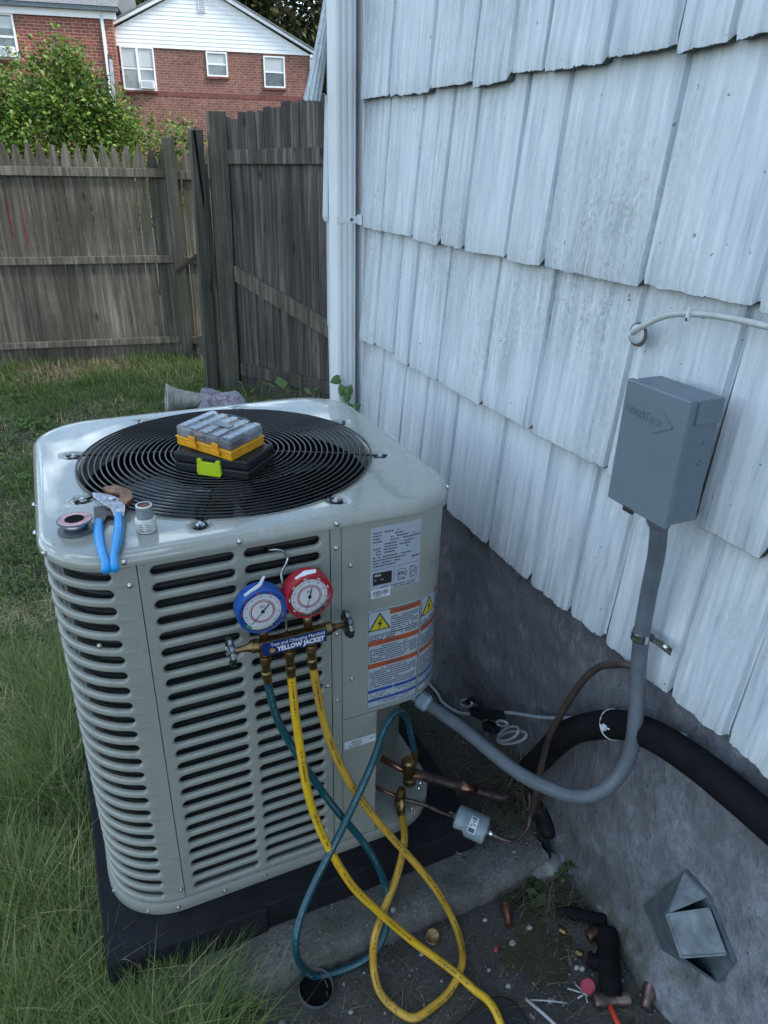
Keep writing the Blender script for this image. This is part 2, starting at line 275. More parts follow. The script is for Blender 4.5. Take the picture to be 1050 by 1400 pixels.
sign_m = M('sign_metal', (0.42, 0.42, 0.46), 0.5, metal=0.3, var=0.3, vscale=14)
post_rust = M('sign_post', (0.10, 0.065, 0.055), 0.6, metal=0.3, var=0.3, vscale=20)
duct_m = M('duct_vinyl', (0.36, 0.365, 0.33), 0.6, var=0.25, vscale=25)
cloth_m = None
def cloth_mat():
    t = NT('towel_cloth'); v = t.coord((1, 1, 1), kind='World'); w = t.noise(v, 16, 3); t.col(t.ramp(w, [(0.35, (0.14, 0.15, 0.17)), (0.48, (0.30, 0.32, 0.37)), (0.57, (0.20, 0.11, 0.16)), (0.64, (0.42, 0.43, 0.47))])); t.b.inputs['Roughness'].default_value = 0.9; t.bump(t.noise(v, 300, 3), 0.4, 0.003); return t.m
cloth_m = cloth_mat()
stone_m = M('stone', (0.20, 0.205, 0.20), 0.85, var=0.35, vscale=25, bump=0.4, bscale=60, bdist=0.004)
pebble_m = M('pale_pebble', (0.30, 0.31, 0.31), 0.8, var=0.3, vscale=60)
pink_m = M('pink_plastic', (0.36, 0.04, 0.075), 0.4); red_pl = M('red_plastic', (0.60, 0.06, 0.035), 0.4)
rag_m = M('black_rubber', (0.007, 0.008, 0.012), 0.7, spec=0.2, var=0.3, vscale=30, bump=0.3, bscale=90, bdist=0.003)
caulk = M('caulk', (0.10, 0.10, 0.09), 0.8); splinter_m = M('pale_stick', (0.38, 0.40, 0.40), 0.6)
# ------------------------------------------------------------------ mesh helpers
WL = {}
def wloc(o): return WL.get(o.name, Vector((0, 0, 0))) if o is not None else Vector((0, 0, 0))
def tag(o, label=None, cat=None, group=None, kind=None):
    if label: o['label'] = label
    if cat: o['category'] = cat
    if group: o['group'] = group
    if kind: o['kind'] = kind
    return o
def thing(name, label, cat, loc=(0, 0, 0), rotz=0.0, group=None):
    o = bpy.data.objects.new(name, None); C.objects.link(o); o.location = loc; o.rotation_euler = (0, 0, rotz); o.empty_display_size = 0.05
    WL[o.name] = Vector(loc); return tag(o, label, cat, group)
def frame(axis):
    a = Vector(axis).normalized(); t = Vector((0, 0, 1)) if abs(a.z) < 0.9 else Vector((1, 0, 0))
    x = a.cross(t).normalized(); y = a.cross(x).normalized(); return a, x, y
def smooth_path(p, n=6):
    P = [Vector(q) for q in p]; out = []
    for i in range(len(P) - 1):
        a = P[max(i - 1, 0)]; b = P[i]; c = P[i + 1]; d = P[min(i + 2, len(P) - 1)]
        for k in range(n):
            t = k / n; out.append(0.5 * ((2 * b) + (c - a) * t + (2 * a - 5 * b + 4 * c - d) * t * t + (3 * b - a - 3 * c + d) * t ** 3))
    out.append(P[-1]); return out
class MB:
    def __init__(s): s.v = []; s.f = []
    def quads(s, pts, faces): o = len(s.v); s.v += [Vector(p) for p in pts]; s.f += [tuple(i + o for i in f) for f in faces]; return s
    def box(s, x0, x1, y0, y1, z0, z1):
        return s.quads([(x0, y0, z0), (x1, y0, z0), (x1, y1, z0), (x0, y1, z0), (x0, y0, z1), (x1, y0, z1), (x1, y1, z1), (x0, y1, z1)], [(0, 3, 2, 1), (4, 5, 6, 7), (0, 1, 5, 4), (1, 2, 6, 5), (2, 3, 7, 6), (3, 0, 4, 7)])
    def obox(s, o, a, b, c):   # oriented box: corner o, edge vectors a b c
        o, a, b, c = map(Vector, (o, a, b, c)); p = [o, o + a, o + a + b, o + b]; p += [q + c for q in p]
        fs = [(0, 3, 2, 1), (4, 5, 6, 7), (0, 1, 5, 4), (1, 2, 6, 5), (2, 3, 7, 6), (3, 0, 4, 7)]
        if a.cross(b).dot(c) < 0: fs = [f[::-1] for f in fs]
        return s.quads(p, fs)
    def beam(s, p, q, w, h, up=(0, 0, 1)):
        p, q = Vector(p), Vector(q); d = (q - p); u = Vector(up); sx = d.cross(u).normalized(); uz = sx.cross(d).normalized()
        return s.obox(p - sx * w / 2 - uz * h / 2, d, sx * w, uz * h)
    def tube(s, pts, r, n=8, cap=True, closed=False):
        pts = [Vector(p) for p in pts]; m = len(pts); rs = r if isinstance(r, (list, tuple)) else [r] * m
        t0 = (pts[1] - pts[0]).normalized(); _, X, _ = frame(t0); o = len(s.v)
        for i, p in enumerate(pts):
            if closed: t = (pts[(i + 1) % m] - pts[i - 1]).normalized()
            else: t = (pts[min(i + 1, m - 1)] - pts[max(i - 1, 0)]).normalized()
            X = (X - t * X.dot(t)).normalized(); Y = t.cross(X)
            for k in range(n): a = 2 * PI * k / n; s.v.append(p + (X * math.cos(a) + Y * math.sin(a)) * rs[i])
        for i in range(m if closed else m - 1):
            j = (i + 1) % m
            for k in range(n): l = (k + 1) % n; s.f.append((o + i * n + k, o + i * n + l, o + j * n + l, o + j * n + k))
        if cap and not closed: s.f.append(tuple(o + k for k in range(n))[::-1]); s.f.append(tuple(o + (m - 1) * n + k for k in range(n)))
        return s
    def lathe(s, prof, org=(0, 0, 0), axis=(0, 0, 1), n=24, capa=True, capb=True, sq=1.0):
        a, X, Y = frame(axis); org = Vector(org); o = len(s.v); m = len(prof)
        for r, h in prof:
            for k in range(n): t = 2 * PI * k / n; s.v.append(org + a * h + (X * math.cos(t) + Y * math.sin(t) * sq) * r)
        for i in range(m - 1):
            for k in range(n): l = (k + 1) % n; s.f.append((o + i * n + k, o + (i + 1) * n + k, o + (i + 1) * n + l, o + i * n + l))
        if capa: s.f.append(tuple(o + k for k in range(n)))
        if capb: s.f.append(tuple(o + (m - 1) * n + k for k in range(n))[::-1])
        return s
    def prism(s, poly, vec):
        poly = [Vector(p) for p in poly]; vec = Vector(vec); n = len(poly); o = len(s.v); s.v += poly + [p + vec for p in poly]
        nr = Vector((0, 0, 0))
        for i in range(n): nr += poly[i].cross(poly[(i + 1) % n])
        flip = nr.dot(vec) < 0
        fs = [tuple(range(n))[::-1], tuple(range(n, 2 * n))] + [(i, (i + 1) % n, n + (i + 1) % n, n + i) for i in range(n)]
        s.f += [tuple(o + i for i in (f[::-1] if flip else f)) for f in fs]; return s
    def grid(s, rows, flip=False):
        o = len(s.v); m = len(rows); n = len(rows[0])
        for r in rows: s.v += [Vector(p) for p in r]
        for i in range(m - 1):
            for j in range(n - 1):
                f = (o + i * n + j, o + i * n + j + 1, o + (i + 1) * n + j + 1, o + (i + 1) * n + j); s.f.append(f[::-1] if flip else f)
        return s
    def mesh(s, name, m, off=Vector((0, 0, 0)), smooth=False):
        me = bpy.data.meshes.new(name); me.from_pydata([tuple(v - off) for v in s.v], [], s.f); me.materials.append(m)
        if smooth: me.polygons.foreach_set('use_smooth', [True] * len(me.polygons))
        me.update(); return me
    def build(s, name, m, parent=None, smooth=False, bevel=0.0, local=False, label=None, angle=None):
        if parent is not None and local: off = Vector((0, 0, 0)); base = Vector((0, 0, 0)); ploc = Vector((0, 0, 0))
        else:
            lo = [min(v[i] for v in s.v) for i in range(3)]; hi = [max(v[i] for v in s.v) for i in range(3)]
            base = Vector(((lo[0] + hi[0]) / 2, (lo[1] + hi[1]) / 2, lo[2])); off = base; ploc = base - wloc(parent)
        me = s.mesh(name, m, off, smooth); o = bpy.data.objects.new(name, me); C.objects.link(o)
        if parent is not None: o.parent = parent
        o.location = ploc; WL[o.name] = base if not local else Vector((0, 0, 0))
        if bevel:
            b = o.modifiers.new('bevel', 'BEVEL'); b.width = bevel; b.segments = 2; b.limit_method = 'ANGLE'; b.angle_limit = math.radians(35)
        if smooth and angle is not None: 
            try: me.set_sharp_from_angle(angle=math.radians(angle))
            except Exception: pass
        if label: o['label'] = label
        return o
def put(me, name, parent, loc, rot=None):
    o = bpy.data.objects.new(name, me); C.objects.link(o)
    if parent is not None: o.parent = parent
    o.location = Vector(loc) - wloc(parent); WL[o.name] = Vector(loc)
    if rot is not None: o.rotation_euler = rot
    return o
def text_mb(txt, size, org, right, up, extrude=0.0002, align='LEFT', off=0.0):
    cu = bpy.data.curves.new('t', 'FONT'); cu.body = txt; cu.size = size; cu.extrude = extrude; cu.align_x = align; cu.resolution_u = 2; cu.offset = off
    ob = bpy.data.objects.new('t', cu); C.objects.link(ob); dg = bpy.context.evaluated_depsgraph_get(); me = bpy.data.meshes.new_from_object(ob.evaluated_get(dg))
    R, U = Vector(right).normalized(), Vector(up).normalized(); N = R.cross(U); org = Vector(org); b = MB()
    b.v = [org + R * v.co.x + U * v.co.y + N * v.co.z for v in me.vertices]; b.f = [tuple(p.vertices) for p in me.polygons]
    bpy.data.objects.remove(ob); bpy.data.meshes.remove(me); bpy.data.curves.remove(cu); return b
def npmesh(name, verts, loops, starts, totals, m, tint=None, parent=None):
    me = bpy.data.meshes.new(name); me.vertices.add(len(verts)); me.vertices.foreach_set('co', verts.astype(np.float32).ravel())
    me.loops.add(len(loops)); me.loops.foreach_set('vertex_index', loops.astype(np.int32)); me.polygons.add(len(starts)); me.polygons.foreach_set('loop_start', starts.astype(np.int32))
    try: me.polygons.foreach_set('loop_total', totals.astype(np.int32))
    except Exception: pass
    if tint is not None:
        at = me.color_attributes.new('tint', 'FLOAT_COLOR', 'POINT'); at.data.foreach_set('color', np.c_[tint, np.ones(len(tint))].astype(np.float32).ravel())
    me.materials.append(m); me.update(calc_edges=True); o = bpy.data.objects.new(name, me); C.objects.link(o)
    if parent is not None: o.parent = parent
    return o
def fbm(x, y, z=0.0, o=4): return noise.fractal(Vector((x, y, z)), 1.0, 2.0, o)
# ================================================================== THE SETTING
g = MB()
def groundz(x, y):
    d = math.hypot(x - 0.3, y - 0.5); return -0.14 + (0.012 * fbm(x * 3, y * 3) + 0.006 * fbm(x * 11, y * 11, 3)) * max(0, min(1, (10 - d) / 8))
xs = list(np.linspace(-3.2, 2.4, 113)); ys = list(np.linspace(-1.6, 6.4, 161))
XS = [-300, -80, -20, -7] + xs + [6, 20, 80, 300]; YS = [-300, -60, -15, -5] + ys + [9, 25, 80, 300]
g.grid([[(x, y, groundz(x, y)) for x in XS] for y in YS]); tag(g.build('ground', lawn_m, smooth=True), kind='structure')
d = MB()   # dirt in front of the slab and beside the foundation
xs = np.linspace(0.02, 1.06, 90); ys = np.linspace(-1.5, -0.10, 110)
def dirtz(x, y):
    edge = 0.13 + 0.07 * fbm(x * 4, y * 4, 9) - max(0, -y - 0.25) * 0.10
    k = min(1, max(0, (x - edge) / 0.10)); wall = max(0, (x - 0.93) / 0.12)
    return -0.165 + 0.030 * k + 0.006 * fbm(x * 9, y * 9, 1) + 0.003 * fbm(x * 40, y * 40, 2) + 0.018 * wall ** 2
d.grid([[(x, y, dirtz(x, y)) for x in xs] for y in ys]); tag(d.build('dirt_path', dirt_m, smooth=True), kind='structure')
sl = MB(); xs = np.linspace(0.02, 0.955, 100); yt = -0.15
def jag(x): return 0.007 * fbm(x * 13, 4.0) + 0.004 * fbm(x * 45, 1.0) - 0.010 * max(0, fbm(x * 6, 8.0))
rows = [[(x, yt - 0.014 + 0.5 * jag(x), -0.19) for x in xs], [(x, yt - 0.010 + jag(x), -0.118) for x in xs], [(x, yt - 0.004 + jag(x), -0.086) for x in xs], [(x, yt + 0.006 + jag(x), -0.0785 + 0.003 * fbm(x * 20, 2)) for x in xs]]
for y in np.linspace(-0.12, 1.1, 40): rows.append([(x, y, -0.0765 + 0.0035 * fbm(x * 14, y * 14, 5)) for x in xs])
sl.grid(rows); sl.grid([[(0.02, y, -0.19) for y in (-0.16, 1.1)], [(0.02, y, -0.078) for y in (-0.15, 1.1)]]); tag(sl.build('concrete_path', slab_m, smooth=True), kind='structure')
so = MB(); xs = np.linspace(0.70, 1.06, 50); ys = np.linspace(-0.135, 1.15, 110)
so.grid([[(x, y, -0.0725 + 0.014 * fbm(x * 6, y * 6, 3) + 0.007 * fbm(x * 28, y * 28, 4) + 0.03 * max(0, (x - 0.85)) - 0.05 * max(0, 0.80 - x) / 0.1 - 0.10 * max(0, min(1, (-0.06 - y) / 0.07)) * (1 if x > 0.9 else 0.75)) for x in xs] for y in ys]); tag(so.build('soil_ground', soil_m, smooth=True), kind='structure')
# ================================================================== OUR HOUSE
XW = 0.9768; ZC = [2.227, 1.897, 1.5656, 1.2358, 0.8987, 0.5619]      # butt heights of the shake courses
house = thing('house', 'white shake-sided house with grey painted foundation rising on the right', 'house', (1.0, -0.5, -0.14))
XF = 1.0018; fo = MB(); ys = np.r_[np.linspace(-3.0, -1.0, 40), np.linspace(-0.99, 1.2, 330)]; zs = np.linspace(-0.30, 0.60, 110)
def fx(y, z):
    bulge = 0.020 * max(0, min(1, (-0.02 - z) / 0.10)) + 0.012 * fbm(y * 5, 1.0, z * 3) * max(0, min(1, (0.05 - z) / 0.15))
    return XF - bulge - 0.007 * fbm(y * 2.3, 3.0, z * 2.3) - 0.0034 * fbm(y * 14, 5.0, z * 14) - 0.0016 * fbm(y * 40, 6.0, z * 26)
fo.grid([[(fx(y, z), y, z) for y in ys] for z in zs], flip=True); fo.grid([[(x, 1.2, -0.3) for x in (XF, 8)], [(x, 1.2, 0.6) for x in (XF, 8)]], flip=True)
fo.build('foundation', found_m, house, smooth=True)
w = MB(); w.box(XW + 0.036, 8, -7.0, 1.2, 0.575, 5.2); w.build('wall', wall_plain, house)
rf = MB(); rf.prism([(XW - 0.35, -7.3, 5.2), (4.5, -7.3, 7.6), (8.3, -7.3, 5.2)], (0, 8.85, 0)); rf.build('roof', roof_m, house)
def shake(y0, w, zb, zt, sd_, last=False):
    """one embossed metal shake: y0 is its far edge, it runs towards -y; grain ridges, recessed flanges, ragged butt folded under"""
    rnd = random.Random(sd_); n = max(16, int(w / 0.0044)); b = MB(); h = zt - zb
    fr = [(rnd.uniform(50, 170), rnd.uniform(0, 9), rnd.uniform(0.0002, 0.0007)) for _ in range(4)]
    grooves = [(rnd.uniform(0.15, 0.85) * w, rnd.uniform(0.0014, 0.0026), rnd.uniform(0.0008, 0.0020)) for _ in range(rnd.choice([0, 0, 1, 1, 2]))]
    drop = rnd.uniform(-0.008, 0.006); tilt = rnd.uniform(-0.006, 0.006); proud = rnd.uniform(0.020, 0.026); top = rnd.uniform(0.0, 0.003)
    fl = 0.0080
    us = [0.0, fl * 0.55, fl, fl + 0.0035] + list(np.linspace(fl + 0.008, w - fl - 0.008, n)) + [w - fl - 0.0035, w - fl, w - fl * 0.55, w]
    def relief(u, v):
        e = min(u, w - u); 
        if e < fl: d = -0.0115
        elif e < fl + 0.0036: d = -0.0030
        else: d = 0
        if d == 0:
            for k, ph, a in fr: d += a * math.sin(u * k + ph + 2.2 * noise.noise(Vector((u * 9, v * 3.1, sd_ * 1.7))))
            d += 0.0022 * noise.noise(Vector((u * 105, v * 3, sd_))) + 0.0030 * noise.noise(Vector((u * 26, v * 2.0, sd_ * 2.3)))
            for gu, gw, gd in grooves:
                q = abs(u - gu - 0.004 * math.sin(v * 9 + sd_)) / gw
                if q < 1: d -= gd * (1 - q * q)
        return d
    def butt(u): 
        e = min(u, w - u)
        if e < fl: return 0.010
        return drop + tilt * (u / w - 0.5) + 0.0028 * noise.noise(Vector((u * 210, sd_, 0))) + 0.0040 * noise.noise(Vector((u * 30, sd_, 4))) + (0.002 if any(abs(u - g_[0]) < g_[1] for g_ in grooves) else 0)
    rows = []
    for v in (0.0, 0.012, 0.05, 0.10, 0.16, 0.22, 0.28, 0.325, h + 0.045):
        t = v / (h + 0.045); xb = XW + 0.024 - (proud + 0.007) * (1 - t) - top * t
        if v == 0.0: xb += 0.0012
        rows.append([(xb - relief(u, v) + (0.0012 if v == 0 else 0), y0 - u, zb + v + (butt(u) if v < 0.05 else (butt(u) * 0.3 if v < .1 else 0))) for u in us])
    b.grid(rows[::1], flip=False)
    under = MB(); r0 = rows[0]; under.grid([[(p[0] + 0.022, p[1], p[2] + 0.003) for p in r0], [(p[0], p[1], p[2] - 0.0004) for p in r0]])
    return b, under
JO = {2: [1.10, 0.905, 0.678, 0.479, 0.337, 0.224, 0.05, -0.099, -0.206], 3: [1.105, 0.935, 0.74, 0.591, 0.477, 0.296, 0.164, -0.113, -0.342], 4: [1.10, 0.98, 0.838, 0.74, 0.565, 0.343, 0.14, -0.104, -0.317, -0.455],
      5: [1.105, 0.95, 0.79, 0.65, 0.484, 0.263, 0.082, -0.065, -0.174, -0.354, -0.479], 1: [1.10, 0.95, 0.76, 0.55, 0.40, 0.27, 0.10, -0.06, -0.2], 0: [1.10]}
si = 0
for c in range(6):
    j = list(JO[c]); rr = random.Random(50 + c)
    lim = -1.25 if c else -1.0
    while j[-1] > lim: j.append(j[-1] - rr.uniform(0.14, 0.245))
    zb = ZC[c]; zt = ZC[c - 1] if c else zb + 0.33
    for a, b_ in zip(j, j[1:]):
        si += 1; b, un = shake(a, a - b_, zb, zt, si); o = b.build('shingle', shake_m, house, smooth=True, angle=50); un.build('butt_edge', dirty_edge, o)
# rear corner: a stub of trim and the turned ends of the rear shakes, one of them bent outwards
ct = MB(); ct.box(0.925, XW + 0.05, 1.205, 1.235, 0.30, 5.2); ct.box(XW + 0.010, XW + 0.05, 1.102, 1.2045, 0.575, 5.2); ct.build('corner_post', wall_plain, house, bevel=0.003)
for zt, zb, xb in ((1.5656, 1.2358, 0.912), (1.2358, 0.8987, 0.923), (0.8987, 0.5619, 0.929)):
    b = MB(); b.prism([(0.925, 1.205, zt + 0.02), (xb, 1.205, zb + 0.018), (xb + 0.004, 1.205, zb + 0.004), (0.955, 1.205, zb - 0.002), (0.955, 1.205, zt + 0.02)], (0, 0.045, 0)); b.build('corner_cap', shake_m, house)
b = MB(); rows = []
for t in np.linspace(0, 1, 9):
    za = 1.86 - t * 0.292; xl = 0.930 - 0.075 * t ** 1.15; xr = 0.956 - 0.050 * t; rows.append([(xl + (xr - xl) * k / 16, 1.232 - 0.010 * math.sin(PI * k / 16) - (0.0024 if k % 4 == 2 else 0), za + (0.004 * (k % 4 == 0) if t == 1 else 0)) for k in range(17)])
b.grid(rows, flip=True); b.grid([[(p[0], p[1] + 0.012, p[2]) for p in r] for r in rows]); b.grid([[(p[0], p[1] + 0.012, p[2]) for p in rows[-1]], rows[-1]], flip=True)
b.build('bent_corner_cap', shake_m, house, smooth=True, angle=40, label='shake at the rear corner bent outwards with a ribbed face')
# downspout
ds = thing('downspout', 'pale blue-white ribbed metal downspout at the far corner of the house', 'downspout', (0.94, 1.15, -0.1))
prof = []
def rib(a, b_, n=10):
    for k in range(n): t = k / n; yield a + (b_ - a) * t, (0.003 if k % 3 else -0.001)
for x, o in rib(0.908, 0.968): prof.append((x, 1.112 - o))
for y, o in rib(1.112, 1.182): prof.append((0.968 + o * 0.5, y))
for x, o in rib(0.968, 0.908): prof.append((x, 1.182 + o * 0.3))
for y, o in rib(1.182, 1.112): prof.append((0.908 - o * 0.6, y))
b = MB(); b.prism([(x, y, -0.02) for x, y in prof], (0, 0, 5.1)); b.build('pipe', wall_plain, ds)
b = MB(); b.box(0.9055, 0.973, 1.1065, 1.1085, 1.243, 1.262); b.box(0.9705, 0.9735, 1.075, 1.1085, 1.240, 1.268); b.build('strap', wall_plain, ds)
b = MB(); b.lathe([(0.005, 0), (0.004, 0.003), (0.001, 0.004)], (0.953, 1.1065, 1.253), (0, -1, 0), 10); b.build('screw', darksteel, ds)
b = MB(); b.tube(smooth_path([(0.938, 1.147, 0.02), (0.937, 1.13, -0.05), (0.92, 1.05, -0.10), (0.90, 0.97, -0.112)], 4), 0.033, 10); b.build('elbow', wall_plain, ds, smooth=True)
# ================================================================== CONDENSER UNIT
Wd, Dp, R, H, HC = 0.745, 0.715, 0.13, 0.847, 0.828
SEG = [Wd - 2 * R, PI * R / 2, Dp - 2 * R, PI * R / 2, Wd - 2 * R, PI * R / 2, Dp - 2 * R, PI * R / 2]; LEN = sum(SEG)
CEN = [(Wd - R, R), (Wd - R, Dp - R), (R, Dp - R), (R, R)]
def per(s, off=0.0):
    u = (s - R) % LEN
    for i, L in enumerate(SEG):
        if u <= L: break
        u -= L
    k = i // 2
    if i % 2 == 0:
        if k == 0: return (R + u, -off)
        if k == 1: return (Wd + off, R + u)
        if k == 2: return (Wd - R - u, Dp + off)
        return (-off, Dp - R - u)
    a = -PI / 2 + k * PI / 2 + u / R; cx, cy = CEN[k]
    return (cx + (R + off) * math.cos(a), cy + (R + off) * math.sin(a))
def S(s, z, off=0.0): x, y = per(s, off); return Vector((x, y, z))
unit = thing('air_conditioner', 'grey-green outdoor air conditioner condenser with louvred sides on a black pad', 'air conditioner', (Wd / 2, Dp / 2, 0))
CX, CY, RH = 0.372, 0.360, 0.300
# top cap
NB = 360; cap = MB(); rows = []
bs = [R + LEN * k / NB for k in range(NB)]
tabs = [math.atan2(dy_, dx_) for dx_, dy_ in ((-0.134, 0.285), (-0.299, 0.116), (-0.296, -0.119), (-0.116, -0.288), (0.129, -0.286), (0.301, -0.114), (0.293, 0.116), (0.090, 0.283))]
def dimple(x, y):
    z = 0
    for a in tabs:
        px, py = CX + 0.318 * math.cos(a), CY + 0.318 * math.sin(a); ex, ey = x - px, y - py
        rr = (ex * math.cos(a) + ey * math.sin(a)) / 0.021; tt = (-ex * math.sin(a) + ey * math.cos(a)) / 0.0165; q = rr * rr + tt * tt
        if q < 1.3: z -= 0.0065 * max(0, min(1, (1.3 - q) / 0.75))
    return z
def cap_ring(t):
    out = []
    for s in bs:
        ex, ey = per(s, -0.012); a = math.atan2(ey - CY, ex - CX); hx, hy = CX + RH * math.cos(a), CY + RH * math.sin(a)
        x, y = hx + (ex - hx) * t, hy + (ey - hy) * t
        out.append((x, y, H + dimple(x, y) + 0.0005 * math.sin(PI * min(1, t))))
    return out
def hole_ring(r, z): return [(CX + r * math.cos(a), CY + r * math.sin(a), z) for a in [math.atan2(per(s, -0.012)[1] - CY, per(s, -0.012)[0] - CX) for s in bs]]
rows = [hole_ring(RH - 0.008, H - 0.05), hole_ring(RH - 0.007, H - 0.012), hole_ring(RH - 0.004, H - 0.004)]
ts = list(np.linspace(0, 0.42, 15)) + [0.5, 0.62, 0.75, 0.88, 1.0]
rows += [cap_ring(t) for t in ts]
for off, z in ((-0.006, H - 0.0008), (-0.001, H - 0.0035), (0.0035, H - 0.008), (0.0055, H - 0.0125), (0.0058, HC), (0.0005, HC)): rows.append([S(s, z, off) for s in bs])
rows = [r + [r[0]] for r in rows]; cap.grid(rows); cap.build('top_cap', capm, unit, smooth=True, angle=60)
sh = MB(); rows = []
for r, z in ((RH - 0.0085, H - 0.048), (RH - 0.012, H - 0.09), (RH - 0.012, H - 0.20), (RH + 0.03, H - 0.26)): rows.append([(CX + r * math.cos(a), CY + r * math.sin(a), z) for a in np.linspace(0, 2 * PI, 97)])
sh.grid(rows); sh.build('fan_shroud', dark_in, unit, smooth=True)
# fan
fan = MB(); fan.lathe([(0.0, 0.0), (0.045, 0.0), (0.05, -0.006), (0.05, -0.03), (0.02, -0.03)], (CX, CY, 0.765), (0, 0, 1), 24); fan = fan.build('fan', darksteel, unit, smooth=True, angle=40)
for k in range(3):
    a0 = 0.55 + k * 2 * PI / 3; b = MB(); rows = []
    for i in range(9):
        r = 0.04 + 0.235 * i / 8; wd = 0.35 + 0.75 * (i / 8) ** 0.8; rows.append([(CX + r * math.cos(a0 + wd * (t - 0.35)), CY + r * math.sin(a0 + wd * (t - 0.35)), 0.765 - 0.075 * t * (0.7 + 0.3 * i / 8) + 0.018 * math.sin(PI * t)) for t in np.linspace(0, 1, 9)])
    b.grid(rows); b.build('blade', blade_m, fan, smooth=True)
mo = MB(); mo.lathe([(0.0, -0.14), (0.075, -0.14), (0.08, -0.13), (0.08, -0.04), (0.07, -0.032), (0.0, -0.032)], (CX, CY, 0.765), (0, 0, 1), 28); mo.build('motor', black_pl, unit, smooth=True, angle=40)
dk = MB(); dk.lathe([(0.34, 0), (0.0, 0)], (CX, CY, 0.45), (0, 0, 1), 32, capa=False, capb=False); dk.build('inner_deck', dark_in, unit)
# guard: concentric wires, spokes, tabs
gz = lambda r: H + 0.004 + 0.010 * (1 - (r / 0.30) ** 2)
for k in range(23):
    r = 0.300 - k * 0.0115; b = MB(); b.tube([(CX + r * math.cos(a), CY + r * math.sin(a), gz(r)) for a in np.linspace(0, 2 * PI, 97)[:-1]], 0.0021, 6, closed=True); b.build('guard_ring', black_wire, unit, smooth=True)
for a in tabs:
    ca, sa = math.cos(a), math.sin(a); b = MB(); pts = []
    for r in np.linspace(0.045, 0.335, 40): pts.append((CX + r * ca, CY + r * sa, (gz(min(r, 0.30)) - 0.0040 if r < 0.303 else H - 0.001) ))
    b.tube(pts, 0.0022, 6); b.build('guard_spoke', black_wire, unit, smooth=True)
    tx, ty = CX + 0.320 * ca, CY + 0.320 * sa
    b = MB(); b.lathe([(0.0125, 0), (0.0125, 0.003), (0.011, 0.004)], (tx, ty, H - 0.0055), (0, 0, 1), 18); b.build('guard_tab', black_wire, unit, smooth=True, angle=40)
    b = MB(); b.lathe([(0.0078, 0), (0.0078, 0.0010), (0.0045, 0.0012), (0.0042, 0.0042), (0.0025, 0.0048)], (tx, ty, H - 0.0015), (0, 0, 1), 12); b.build('screw', zinc, unit)
# louvred skins
def slot_cell(b, ca, cb, a, e, zc, p, h, off=0.0, n=12, m=6):
    """one pitch of a louvred skin: an outer rectangle bridged to a round-ended slot whose lip rolls inwards"""
    inn, out = [], []
    for k in range(n): t = k / n; s = (e - h) + ((a + h) - (e - h)) * t; inn.append((s, 0, 1, 0)); out.append((s, zc + p / 2))
    for k in range(2 * m):
        ang = PI / 2 + PI * k / (2 * m); inn.append((a + h, math.cos(ang), math.sin(ang), 1))
        if k < m / 2: out.append((a + h + (ca - a - h) * (k / (m / 2)), zc + p / 2))
        elif k <= 1.5 * m: q = (k - m / 2) / m; out.append((ca, zc + p / 2 - p * q))
        else: q = (k - 1.5 * m) / (m / 2); out.append((ca + (a + h - ca) * q, zc - p / 2))
    for k in range(n): t = k / n; s = (a + h) + ((e - h) - (a + h)) * t; inn.append((s, 0, -1, 0)); out.append((s, zc - p / 2))
    for k in range(2 * m):
        ang = -PI / 2 + PI * k / (2 * m); inn.append((e - h, math.cos(ang), math.sin(ang), 1))
        if k < m / 2: out.append((e - h + (cb - e + h) * (k / (m / 2)), zc - p / 2))
        elif k <= 1.5 * m: q = (k - m / 2) / m; out.append((cb, zc - p / 2 + p * q))
        else: q = (k - 1.5 * m) / (m / 2); out.append((cb + (e - h - cb) * q, zc + p / 2))
    rings = [[S(s, z, off) for s, z in out]]
    for rr, dpt in ((h + 0.0064, 0.0), (h + 0.0042, 0.0), (h + 0.0024, 0.0005), (h + 0.0009, 0.0018), (h + 0.0001, 0.0042), (h, 0.0085)): rings.append([S(s + c * rr, zc + q * rr, off - dpt) for s, c, q, _ in inn])
    rings = [r + [r[0]] for r in rings]; b.grid(rings, flip=True)
def strip(b, s0, s1, z0, z1, off=0.0, n=24, flange=0.010):
    ss = np.linspace(s0, s1, n + 1); b.grid([[S(s, z0, off) for s in ss], [S(s, z1, off) for s in ss]])
def edge(b, s0, s1, z0, z1, off=0.0, dpt=0.008, n=24):   # folded-in edges so that the sheet has thickness
    ss = np.linspace(s0, s1, n + 1)
    b.grid([[S(s, z0, off - dpt) for s in ss], [S(s, z0, off) for s in ss]]); b.grid([[S(s, z1, off) for s in ss], [S(s, z1, off - dpt) for s in ss]])
    b.grid([[S(s0, z0, off - dpt), S(s0, z1, off - dpt)], [S(s0, z0, off), S(s0, z1, off)]], flip=True); b.grid([[S(s1, z0, off), S(s1, z1, off)], [S(s1, z0, off - dpt), S(s1, z1, off - dpt)]], flip=True)
PIT = (0.8068 - 0.0548) / 23; ZS = [0.8068 - i * PIT for i in range(24)]; ZB, ZT = 0.0340, HC + 0.004
def louver(s0, s1, cols, off=0.0):
    b = MB(); cuts = [s0] + [(cols[i][1] + cols[i + 1][0]) / 2 for i in range(len(cols) - 1)] + [s1]
    for i, (a, e) in enumerate(cols):
        for z in ZS: slot_cell(b, cuts[i], cuts[i + 1], a, e, z, PIT, 0.0094, off, n=max(6, int((e - a) / 0.014)))
    strip(b, s0, s1, ZS[0] + PIT / 2, ZT, off); strip(b, s0, s1, ZB, ZS[-1] - PIT / 2, off); edge(b, s0, s1, ZB, ZT, off)
    return b.build('louver_panel', paint, unit, smooth=True, angle=42)
louver(0.137, 0.4635, [(0.1565, 0.2935), (0.3105, 0.4465)], 0.0008)
